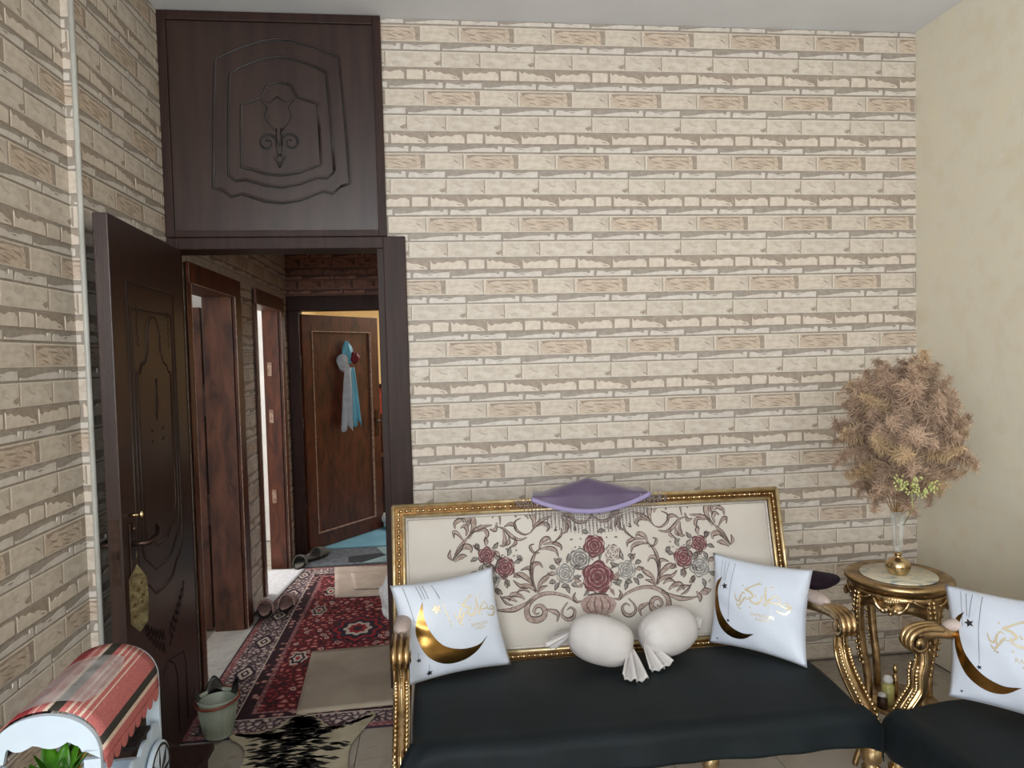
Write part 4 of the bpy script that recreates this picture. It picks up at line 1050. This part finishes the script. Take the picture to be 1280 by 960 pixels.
for i in range(npl):
    z=1-1.86*(i+.5)/npl; a=i*2.39996; r=math.sqrt(max(0,1-z*z)); d=Vector((r*math.cos(a),r*math.sin(a),z))
    lay_=rd.choice((.52,.62,.30,.45)); 
    st=PC+Vector((d.x*PR.x*lay_,d.y*PR.y*lay_,d.z*PR.z*lay_)); dd=Vector((d.x,d.y,d.z*1.0+.18)).normalized()
    if d.z<-.35: dd=Vector((d.x,d.y,-.75)).normalized()
    o=bpy.data.objects.new('plume',plm[rd.choice((0,1,2,3,0,1,2,3,4))]); COL.objects.link(o); o.parent=pb; o.location=st
    qt=dd.to_track_quat('Z','Y'); o.rotation_mode='QUATERNION'; from mathutils import Quaternion
    o.rotation_quaternion=qt@Quaternion((0,0,1),rd.uniform(0,6.28)); sc_=rd.uniform(.62,.92)*(.9 if lay_>.5 else 1); o.scale=(sc_*1.25,sc_*1.25,sc_*.92)
for i in range(26):
    a=rd.uniform(0,2*PI); r=rd.uniform(0,.012); e=PC+Vector((math.cos(a)*.07,math.sin(a)*.05,rd.uniform(-.22,.0)))
    mb=MB(); mb.tube(spl([(r*math.cos(a)*.6,r*math.sin(a)*.6,.0),(r*math.cos(a),r*math.sin(a),.10),tuple(e*.6+Vector((0,0,.02))),tuple(e)],4),.0018,5); mb.build('stem',m_stem,pb,world=False)
sp=MB()
for (cx_,cy_,cz_,ax_,az_) in ((-.125,-.215,.255,-.5,.8),(-.10,-.22,.235,.15,1),(-.065,-.215,.235,.8,.6)):
    d=Vector((ax_,-.2,az_)).normalized()
    for k in range(46):
        t=rd.random(); sp.ell((cx_+d.x*.07*t-.0*ax_+rd.gauss(0,.008),cy_+rd.gauss(0,.006)+d.y*.05*t,cz_+d.z*.06*t+rd.gauss(0,.008)),(.0038,.0038,.0038),5,4)
sp.tube([(0,-.03,.08),(-.05,-.15,.17),(-.10,-.215,.25)],.0015,4); o=sp.build('blossom_sprig',m_flow,pb,world=False); o['label']='pale yellow green blossom sprig'
# ================= corridor things =================
def flat(name, pts, z0, z1, m, parent=None, world=True):
    mb=MB(); mb.prism(pts,z0,z1,axis='z'); return mb.build(name,m,parent,world)
# persian carpet
cp=thing('persian_carpet','red persian carpet with ivory floral border running along the corridor','carpet',(-.48,4.2,0))
def rect(x0,y0,x1,y1): return [(x0,y0),(x1,y0),(x1,y1),(x0,y1)]
XA,XB,YA,YB=-1.085,.16,2.965,5.36
flat('carpet_body',rect(XA,YA,XB,YB),0,.006,m_navy,cp)
flat('outer_guard',rect(XA+.008,YA+.008,XB-.008,YB-.008),.0061,.0066,m_guard2,cp)
flat('ivory_border',rect(XA+.04,YA+.04,XB-.04,YB-.04),.0067,.0072,m_bord,cp)
flat('inner_guard',rect(XA+.185,YA+.14,XB-.185,YB-.165),.0073,.0078,m_cream2,cp)
flat('dark_guard',rect(XA+.192,YA+.147,XB-.192,YB-.172),.0079,.0082,m_guard,cp)
flat('pale_guard',rect(XA+.248,YA+.19,XB-.248,YB-.215),.0083,.0086,m_guard2,cp)
flat('red_field',rect(XA+.270,YA+.205,XB-.270,YB-.235),.0087,.0092,m_field,cp)
mo=MB(); rd=random.Random(12)
def motif(cx,cy,rx,ry,ms,n=12,z=.0093):
    for j,(f,mi) in enumerate(ms):
        mo.prism([(cx+rx*f*(1+.12*math.cos(n*a))*math.cos(a),cy+ry*f*(1+.12*math.cos(n*a))*math.sin(a)) for a in [2*PI*k/48 for k in range(48)]],z+.0002*j,z+.0002*(j+1),mi,axis='z')
for y in (4.08,4.98,3.35): motif(-.47,y,.15,.19,[(1,1),(.86,2),(.72,1),(.5,0),(.34,2),(.18,1)],8)
for x,y in ((-.74,3.72),(-.74,4.42),(-.72,4.78),(-.22,3.7),(-.22,4.45)): motif(x,y,.045,.085,[(1,0),(.75,1),(.5,0),(.25,2)],6)
for x in (-.97,.04):
    for k in range(6): motif(x,3.18+.40*k,.045,.085,[(1,1),(.7,0),(.4,1),(.2,0)],4,.0073)
for k in range(150):
    x=rd.uniform(-.79,-.14); y=rd.uniform(3.2,5.1); motif(x,y,.012,.018,[(1,0 if k%3 else 1),(.5,2)],5)
mo.build('medallion_print',[m_cream2,m_navy,m_crim],cp)
# mats
def mat_thing(name,label,cat,pts,z0,th,m,wr=.004):
    cx=sum(p[0] for p in pts)/4; cy=sum(p[1] for p in pts)/4
    P=[Vector((*p,0)) for p in pts]
    mb=MB()
    mb.grid(lambda u,v: (lambda q:(q.x-cx,q.y-cy,th+wr*(.5+.5*noise.noise(Vector((q.x*7,q.y*7,z0*100))))))((P[0]*(1-u)+P[1]*u)*(1-v)+(P[3]*(1-u)+P[2]*u)*v),18,18)
    o=mb.build(name,m); o.location=(cx,cy,z0); thick(o,th,-1); return tag(o,label,cat)
mat_thing('floor_mat','plain beige mat lying on the near end of the red carpet','mat',[(-.635,3.11),(-.12,3.13),(-.12,3.80),(-.675,3.765)],.0105,.010,m_mat1,.003)
mat_thing('floor_mat','pale mat lying on the far end of the red carpet','mat',[(-.672,4.625),(-.05,4.60),(-.10,5.25),(-.765,5.30)],.0105,.008,m_mat2)
mat_thing('folded_paper_sheet','pale pink folded sheet lying on the far pale mat','sheet',[(-.56,4.74),(-.02,4.70),(-.04,5.08),(-.63,5.12)],.0235,.004,m_mat2)
mat_thing('doorway_rug','white rug in the doorway of the second side room','rug',[(-1.50,4.66),(-1.075,4.44),(-.985,5.32),(-1.50,5.36)],.0072,.008,m_cloth,.006)
mat_thing('threshold_slab','white marble slab on the floor at the first side door','slab',[(-1.30,3.50),(-1.088,3.48),(-1.088,4.26),(-1.30,4.26)],-.003,.006,m_marble,.0)
dm=thing('doormat','grey patterned doormat in front of the end door, beside the grey slippers','mat',(-.68,5.62,0))
flat('mat_body',[(-1.0,5.40),(-.14,5.40),(-.14,5.86),(-1.0,5.86)],0,.007,m_gmat,dm)
flat('blue_patch',[(-.62,5.42),(-.15,5.42),(-.15,5.85),(-.50,5.85),(-.42,5.62)],.0071,.009,m_gmat3,dm)
flat('charcoal_patch',[(-.68,5.46),(-.58,5.42),(-.40,5.60),(-.46,5.66),(-.70,5.60)],.0091,.0105,m_gmat2,dm)
o=flat('light_blue_carpet',[(-1.02,5.90),(.9,5.90),(.9,8.2),(-1.02,8.2)],-.002,.008,m_lblue); tag(o,'light blue carpet on the floor of the far room','carpet')
# slippers
def slipper(label,x,y,rz,m,z=.012,L=.24,tip=0,roll=0,grp=None):
    t=thing('slipper',label,'slipper',(x,y,z),rz,grp); t.rotation_euler=(tip,roll,rz)
    W_=.085
    foot=[(W_/2*math.sin(a)*(1+.12*math.sin(a*.5)), L/2*-math.cos(a)) for a in [2*PI*k/24 for k in range(24)]]
    foot=[(x_*(.80 if y_<0 else 1.0),y_) for x_,y_ in foot]
    mb=MB(); mb.prism(foot,0,.014,axis='z'); mb.build('sole',m_sole,t,world=False)
    mb=MB(); mb.prism([(a*.94,b*.96) for a,b in foot],.0141,.022,axis='z'); mb.build('insole',m,t,world=False)
    mb=MB()
    def fn(u,v):
        a=PI*u; yy=-.025+(L/2+.022)*v; wv=W_/2*1.07*math.sqrt(max(0,1-max(0,(yy-.01)/(L/2))**2.4))
        h=.062*math.sqrt(max(0,1-v**2.5))*(1-.25*v)
        return (math.cos(a)*wv, yy-.02*math.sin(a)*(1-v)*-1, .012+h*math.sin(a)**.8)
    mb.grid(fn,16,12); o=mb.build('upper',m,t,world=False); thick(o,.009,-1)
    return t
slipper('left pink terry slipper of the pair by the corridor wall, standing tilted',-1.065,4.40,.15,m_slipp,.024,.20,tip=.0,roll=.22)
slipper('right pink terry slipper of the pair, closer to the white doorway rug',-.945,4.49,-.10,m_slipp,.022,.20)
slipper('left grey felt slipper of the pair by the end door',-1.035,5.42,.05,m_slipg,.012,.25)
slipper('right grey felt slipper of the pair on the grey doormat',-.940,5.62,-.5,m_slipg,.014,.25)
# white crochet bundle at the jamb
mb=MB(); mb.ell((0,0,.155),(.105,.13,.155),34,22)
mb.v=[tuple(Vector(p)*(1+.22*noise.noise(Vector(p)*13)+.08*noise.noise(Vector(p)*33))) for p in mb.v]; mb.v=[(x,y,max(0,z)) for x,y,z in mb.v]
t=tag(mb.build('crochet_bundle',m_cloth),'crumpled white crochet bundle on the red carpet beside the door jamb','cloth'); t.location=(-.235,4.12,.011)
# turquoise bow on the far door
bw=thing('tulle_bow','turquoise and white tulle bow with a red rose hanging on the end door','bow',(0,0,0))
def bl(x,y,z): return TE@Vector((x,y,z))
bwc=bl(.50,-.03,1.52); bw.location=bwc
def bpnt(x,y,z): return bl(.50+x,-.030+y,1.52+z)-bwc
def loop(name,ax,az,L,wd,m):
    mb=MB(); d=Vector((ax,0,az)).normalized(); n_=Vector((-d.z,0,d.x))
    def fn(u,v):
        s=(u-.5)*2; w_=wd*math.sin(PI*min(.98,v*.9+.08))**.7; p=d*L*v+n_*s*w_
        return bpnt(p.x,-.03*math.sin(PI*v)*(1-s*s)-.004*math.cos(9*s),p.z)
    mb.grid(fn,14,12); o=mb.build(name,m,bw,world=False); thick(o,.003)
loop('bow_loop',-.1,.9,.20,.065,m_tulb); loop('bow_loop',-.75,.25,.15,.07,m_tulw); loop('bow_loop',-.5,-.1,.12,.06,m_tulw)
def tail(name,x0,x1,xb0,xb1,zb,m,off,seed):
    mb=MB()
    def fn(u,v):
        xx=(x0+(x1-x0)*u)*(1-v**.7)+(xb0+(xb1-xb0)*u)*v**.7
        return bpnt(xx,-off-.012*math.sin(u*16+seed)*(.3+v),-.03+(zb+.03+.03*math.sin(u*11+seed))*v)
    mb.grid(fn,30,12); o=mb.build(name,m,bw,world=False); thick(o,.002)
tail('bow_tail',-.02,.05,-.01,.125,-.52,m_tulb,.012,1); tail('bow_tail',-.07,.00,-.15,.02,-.55,m_tulw,.022,2)
mb=MB(); rd=random.Random(5)
for k in range(16):
    a=k*2.4; r=.006+.0022*k; mb.ell(tuple(bpnt(.045+r*math.cos(a),-.045+.0012*k,.055+r*math.sin(a))),(.020,.012,.020),8,6)
mb.build('rose',m_rosef,bw,world=False)
# waste basket
wbk=thing('waste_basket','small grey green plastic waste basket with a red brown band, lined with a black bag','basket',(-.928,3.00,.0075))
MB().lathe([(0,.002),(.054,.002),(.058,.010),(.080,.158),(.083,.165),(.078,.165),(.074,.155),(.055,.014),(0,.014)],(0,0,0),40).build('basket_body',m_bask,wbk,world=False)
mb=MB(); 
for k in range(40):
    a=2*PI*k/40; mb.tube([(.060*math.cos(a),.060*math.sin(a),.02),(.0795*math.cos(a),.0795*math.sin(a),.145)],.0012,4)
mb.build('rib',m_bask,wbk,world=False)['kind']='stuff'
mb=MB(); mb.tube([(.0845*math.cos(2*PI*k/40),.0845*math.sin(2*PI*k/40),.154+.010*math.sin(2*PI*k/40+.6)) for k in range(41)],.006,6); mb.build('rim_band',m_baskr,wbk,world=False)
mb=MB(); mb.grid(lambda u,v:((.072+.012*v)*math.cos(PI*(.10+1.15*u)),(.072+.012*v)*math.sin(PI*(.10+1.15*u)),.150+(.035+.035*math.sin(u*17))*v),40,4); o=mb.build('bag_liner',m_bag,wbk,world=False); thick(o,.001)
# low dark step
st=thing('low_step','low dark walnut step on the floor in front of the open door leaf','step',(-.93,2.36,0))
mb=MB(); mb.box((-.098,-.32,.125),(.088,.31,.150),ch=.006); mb.build('step_top',m_wood,st,world=False)
mb=MB(); mb.box((-.09,-.30,.0),(.068,-.27,.1245)); mb.box((-.09,.26,.0),(.068,.29,.1245)); mb.box((.045,-.27,.02),(.066,.26,.1245)); mb.build('step_frame',m_wood,st,world=False)
# cowhide print rug
hd=thing('hide_rug','cream and black hide print rug on the tiles before the corridor','rug',(-.58,2.70,0))
out=[(-.60,3.115),(-.655,3.085),(-.70,3.01),(-.76,2.985),(-.86,2.985),(-.872,2.955),(-.80,2.88),(-.77,2.76),(-.80,2.55),(-.85,2.38),(-.86,2.20),(-.70,2.28),(-.58,2.20),(-.45,2.28),(-.30,2.22),(-.31,2.42),(-.35,2.58),(-.37,2.75),(-.36,2.86),(-.30,3.02),(-.292,3.075),(-.32,3.07),(-.42,2.985),(-.48,2.99),(-.53,3.06)]
P=spl([(*p,0) for p in out+[out[0]]],3)[:-1]
flat('hide_base',[(p.x,p.y) for p in P],.0098,.0135,m_hidew,hd)
sm=MB(); rd=random.Random(8)
def inside(x,y):
    c=False; n=len(out)
    for i in range(n):
        (x1,y1),(x2,y2)=out[i],out[(i+1)%n]
        if (y1>y)!=(y2>y) and x<(x2-x1)*(y-y1)/(y2-y1)+x1: c=not c
    return c
def spot(x,y,L,wd,a):
    q=[(x+L*t*math.cos(a)-0*wd, y+L*t*math.sin(a)+s*wd*(1-abs(2*t)**1.4)*rd.uniform(.6,1.2)) for s,ts in ((1,(-.5,-.25,0,.25,.5)),(-1,(.25,0,-.25))) for t in ts]
    if all(inside(*p) for p in q): sm.prism(q,.0136,.0146,0,axis='z')
for k in range(900):
    y=rd.uniform(2.25,3.10); hw=.045+.14*min(1,max(0,(3.08-y)/.25)); x=-.60+rd.gauss(0,hw*.65)
    if abs(x+.60)<hw*1.3: spot(x,y,rd.uniform(.03,.08),rd.uniform(.004,.011),rd.uniform(-.25,.25)+(x+.6)*-1.2)
for k in range(260):
    t=rd.random()
    if k%2: x=-.52+.21*t; y=2.93+.115*t+rd.gauss(0,.012*(1.2-t)); a=.5
    else: x=-.66-.19*t; y=2.93+.045*t+rd.gauss(0,.012*(1.2-t)); a=-.2
    spot(x,y,rd.uniform(.02,.045),rd.uniform(.004,.009),a)
sm.build('black_markings',m_hideb,hd)

# ================= far room glimpses =================
ch=thing('chair','coral wooden chair with dark top rail glimpsed through the gap of the end door','chair',(-.36,7.78,.009))
mb=MB(); mb.box((-.25,-.02,.95),(.25,.02,1.28),ch=.01); mb.build('backrest',m_redch,ch,world=False)
mb=MB(); mb.tube([(-.26,-.025,1.24),(.0,-.025,1.32),(.26,-.025,1.34)],.022,8); mb.build('top_rail',m_cdark,ch,world=False)
mb=MB(); mb.box((-.24,-.42,.46),(.24,0,.52),ch=.01); mb.build('seat',m_redch,ch,world=False)
for x,y in ((-.22,-.40),(.22,-.40),(-.22,0),(.22,0)): MB().box((x-.02,y-.02,0),(x+.02,y+.02,.459 if y<0 else .949)).build('leg',m_cdark,ch,world=False)
cb=thing('low_cabinet','low dark brown cabinet glimpsed beyond the end door under blue cloth','cabinet',(-.30,6.95,.009))
MB().box((-.22,-.2,.08),(.6,.2,.62),ch=.01).build('cabinet_body',m_cdark,cb,world=False)
MB().box((-.16,-.212,.30),(.54,-.201,.56),ch=.004).build('drawer',m_cwood,cb,world=False)
for x in (-.18,.56): MB().box((x-.02,-.17,0),(x+.02,.17,.079)).build('foot',m_cdark,cb,world=False)
mb=MB(); mb.ell((0,0,0),(.22,.15,.12),26,14); mb.v=[tuple(Vector(p)*(1+.15*noise.noise(Vector(p)*9))) for p in mb.v]
o=mb.build('folded_cloth',m_bluecl); o.location=(-.26,6.93,.760); tag(o,'blue and white printed cloth bundled on the low dark cabinet','cloth')
mb=MB(); mb.ell((0,0,0),(.20,.16,.07),24,12); mb.v=[(x*(1+.2*math.sin(9*y)),y,max(z,-.055)+.01*math.sin(21*x)) for x,y,z in mb.v]
o=mb.build('folded_cloth',m_cloth); o.location=(-.33,6.56,.085); tag(o,'crumpled white cloth lying on the light blue carpet in the far room','cloth')
# framed picture-like bright item seen through door 3: dark hanging mobile
mb=MB(); rd=random.Random(1)
for k in range(14): mb.ell((rd.uniform(-.03,.03),rd.uniform(-.05,.05),.30-.045*k),(.035,.035,.025),8,6)
mb.tube([(0,0,-.3),(0,0,1.533)],.004,5)
o=mb.build('hanging_ornament',m_bag); o.location=(-1.75,5.88,1.55); tag(o,'dark hanging ornament seen against the bright second side room','ornament')

# ================= striped canopy cart =================
CT=thing('canopy_cart','white painted toy market cart with striped woven canopy in the lower left corner','cart',(-.812,1.51,.442),.055)
HW=.107; CL=.36
def arch(n=24,hw=HW,zc_=.400,zs=.30):
    return [(hw*math.cos(a),zs+(zc_-zs)*math.sin(a)**.85 if math.sin(a)>0 else zs) for a in [PI*k/n for k in range(n+1)]]
def archpanel(y,name,full):
    mb=MB(); o_=arch(); n=len(o_)
    # legs and head as strips between outline and opening
    iw=HW-.032; zt=.335
    inner=[]
    for k in range(n):
        a=PI*k/(n-1); x=iw*math.cos(a); 
        z=.342-.012*abs(math.sin(3.5*a))-(.022*max(0,abs(math.cos(a))-.9)/.1)
        inner.append((x,z))
    vs=[];H_=.012
    for (a,b),(c_,d) in zip(o_,inner): vs+=[(a,y,b),(c_,y,d),(a,y+H_,b),(c_,y+H_,d)]
    fs=[]
    for i in range(n-1):
        p=4*i;q=p+4; fs+=[(p,p+1,q+1,q),(p+2,q+2,q+3,p+3),(p,q,q+2,p+2),(p+1,p+3,q+3,q+1)]
    mb.add(vs,fs)
    for s in (-1,1): mb.box((s*iw,y,.0),(s*HW,y+H_,.2995))
    mb.box((-HW+.032,y,.0),(HW-.032,y+H_,.10))
    return mb.build(name,m_white,CT,world=False)
archpanel(0,'arch_panel',True); archpanel(CL,'arch_panel',True)
mb=MB(); N_=60
stripes=[(0, 1, 0), (0.03, 2, 0), (0.055, 3, 0), (0.115, 1, 0), (0.25, 2, 0), (0.262, 1, 0), (0.29, 2, 0), (0.302, 1, 0), (0.33, 2, 0), (0.342, 1, 0), (0.37, 2, 0), (0.382, 1, 0), (0.42, 3, 0), (0.48, 2, 0), (0.505, 1, 0), (0.55, 2, 0), (0.558, 1, 0), (0.59, 0, 0), (0.71, 1, 0), (0.735, 2, 0), (0.743, 1, 0), (0.78, 2, 0), (0.8, 3, 0), (0.88, 1, 0), (0.9, 3, 0), (0.94, 2, 0), (0.95, 1, 0), (0.99, 3, 0)]
def cols(t):
    r=stripes[0][1]
    for a,m_,_ in stripes:
        if t>=a: r=m_
    return r
n=110
A_=[(HW*1.012*math.cos(PI*k/n),.30+.104*math.sin(PI*k/n)**.85) for k in range(n+1)]
A_=[(A_[0][0]+.001,.284),(A_[0][0]+.001,.292)]+A_+[(A_[-1][0]-.001,.28)]
m=len(A_); rows=10
for j in range(m-1):
    vs=[]
    for i in range(rows+1):
        y=.013+(CL-.014)*i/rows; vs+=[(A_[j][0],y,A_[j][1]+.0012),(A_[j+1][0],y,A_[j+1][1]+.0012)]
    mb.add(vs,[(2*i,2*i+1,2*i+3,2*i+2) for i in range(rows)],cols(j/(m-1)),True)
o=mb.build('striped_canopy',[m_red,m_rose,m_cst,m_drk],CT,world=False,weld=True); thick(o,.002)
cn=o
for k in range(8):
    yc=.035+.042*k; MB().prism([(yc+.019*math.cos(a),.284+(.024*math.sin(a))) for a in [PI+PI*j/10 for j in range(11)]]+[(yc+.019,.288),(yc-.019,.288)],HW+.0035,HW+.0055,axis='x').build('scallop',m_rose,cn,world=False)
mb=MB(); mb.box((-HW+.001,.0125,.055),(HW-.001,CL-.001,.067)); mb.build('floor_board',m_white,CT,world=False)
mb=MB()
pts=[(.013,.0),(CL-.001,.0),(CL-.001,.20)]+[(CL-.001-.033*k-.0165, .20-.0+.012*(k%2)) for k in range(0,0)]
sc=[(CL-.001-(CL-.014)*k/40, .155+.035*(1-k/40)+.014*abs(math.sin(PI*k/8))) for k in range(41)]
mb.prism([(.013,.0),(CL-.001,.0)]+sc,HW-.010,HW-.001,axis='x'); mb.build('side_board',m_white,CT,world=False)
mb=MB(); mb.prism([(.013,.0),(CL-.001,.0),(CL-.001,.18),(.013,.18)],-HW+.001,-HW+.010,axis='x'); mb.build('side_board',m_white,CT,world=False)
mb=MB(); mb.box((HW-.030,.20,.205),(HW-.002,.30,.214)); mb.build('dark_bar',m_bag,CT,world=False)
for s,yy in ((1,.30),(1,.06),(-1,.30),(-1,.06)):
    wl_=MB(); T=Matrix.Translation((s*(HW+.010),yy,.085))@Matrix.Rotation(PI/2,4,'Y')
    wl_.lathe([(0,-.006),(.078,-.006),(.080,-.004),(.080,.004),(.078,.006),(0,.006)],n=40,T=T); wh=wl_.build('wheel',m_white,CT,world=False)
    rg=MB()
    rg.lathe([(.068,.0),(.074,.0),(.074,.0075),(.068,.0075)],n=40,T=T,cap=False) if s>0 else rg.lathe([(.068,-.0075),(.074,-.0075),(.074,0),(.068,0)],n=40,T=T,cap=False)
    for k in range(8):
        a=PI*k/4; rg.tube([T@Vector((0,0,s*.0065)),T@Vector((.035*math.cos(a),.035*math.sin(a),s*.0065)),T@Vector((.068*math.cos(a),.068*math.sin(a),s*.0065))],[.0015,.006,.001],4,flat=.3)
    rg.build('wheel_spokes',m_woodk,wh,world=False)
# plastic bag on the canopy
mb=MB()
def film(u,v):
    x=-.060+.135*u; y=.04+.235*v
    e=abs(2*u-1)**2.5; f=abs(2*v-1)**2.5; sh=1-.35*(1-v)*(u<.5)
    x2=(x-.005)*(1-.18*f); t=min(.999,abs(x2/HW)); base=.30+.104*(1-t*t)**.425
    return (x2,y+.03*(u-.5),base+.006+.010*(1-e)*(1-f)*(.6+.8*noise.noise(Vector((u*4,v*4,2)))))
mb.grid(film,36,36); o=mb.build('plastic_bag',m_film,weld=False); o.location=(-.812,1.51,.442); o.rotation_euler=(0,0,.055); tag(o,'clear crumpled plastic bag lying on the striped canopy','bag')
# green plant inside the front arch
gp=thing('artificial_plant','green and yellow artificial plant inside the white cart','plant',(-.820,1.57,.510))
MB().lathe([(0,0),(.028,0),(.036,.06),(.030,.062),(0,.055)],(0,0,0),20).build('pot',m_goldd,gp,world=False)
rd=random.Random(21)
for k in range(26):
    a=rd.uniform(0,2*PI); L=rd.uniform(.15,.215); tl_=rd.uniform(.15,.45); mb=MB()
    def lf_(u,v):
        s=(u-.5)*2; w_=.027*math.sin(PI*min(.99,v*.85+.12)); r=L*tl_*v*v*.9; z=.055+L*v*(1-.15*v)
        x=r*math.cos(a)-s*w_*math.sin(a); y=r*math.sin(a)+s*w_*math.cos(a)
        return (x,y,z+.003*abs(s))
    mb.grid(lf_,4,8); o=mb.build('leaf',m_yel if k%4==0 else m_green,gp,world=False); thick(o,.001)
# table carrying the cart
ct=thing('low_table','dark low table under the white cart','table',(-.85,1.68,0))
MB().box((-.155,-.25,.412),(.165,.23,.440),ch=.004).build('table_top',m_wood,ct,world=False)
for x,y in ((-.13,-.22),(.13,-.22),(-.13,.20),(.13,.20)): MB().box((x-.015,y-.015,0),(x+.015,y+.015,.4115)).build('leg',m_wood,ct,world=False)

for o in bpy.data.objects:
    if o.parent is None and 'label' in o.keys():
        n=o.name.split('.')[0]
        g={'throw_cushion':'white moon cushions on the gilded seats','candy_bolster':'candy shaped bolsters on the sofa','perfume_bottle':'small bottles on the table lower shelf',
           'floor_mat':'mats on the red carpet','seat_cover':'black cloths over the gilded seats'}.get(n)
        if n=='slipper': g='pink slippers by the corridor wall' if 'pink' in o['label'] else 'grey slippers by the end door'
        if g: o['group']=g
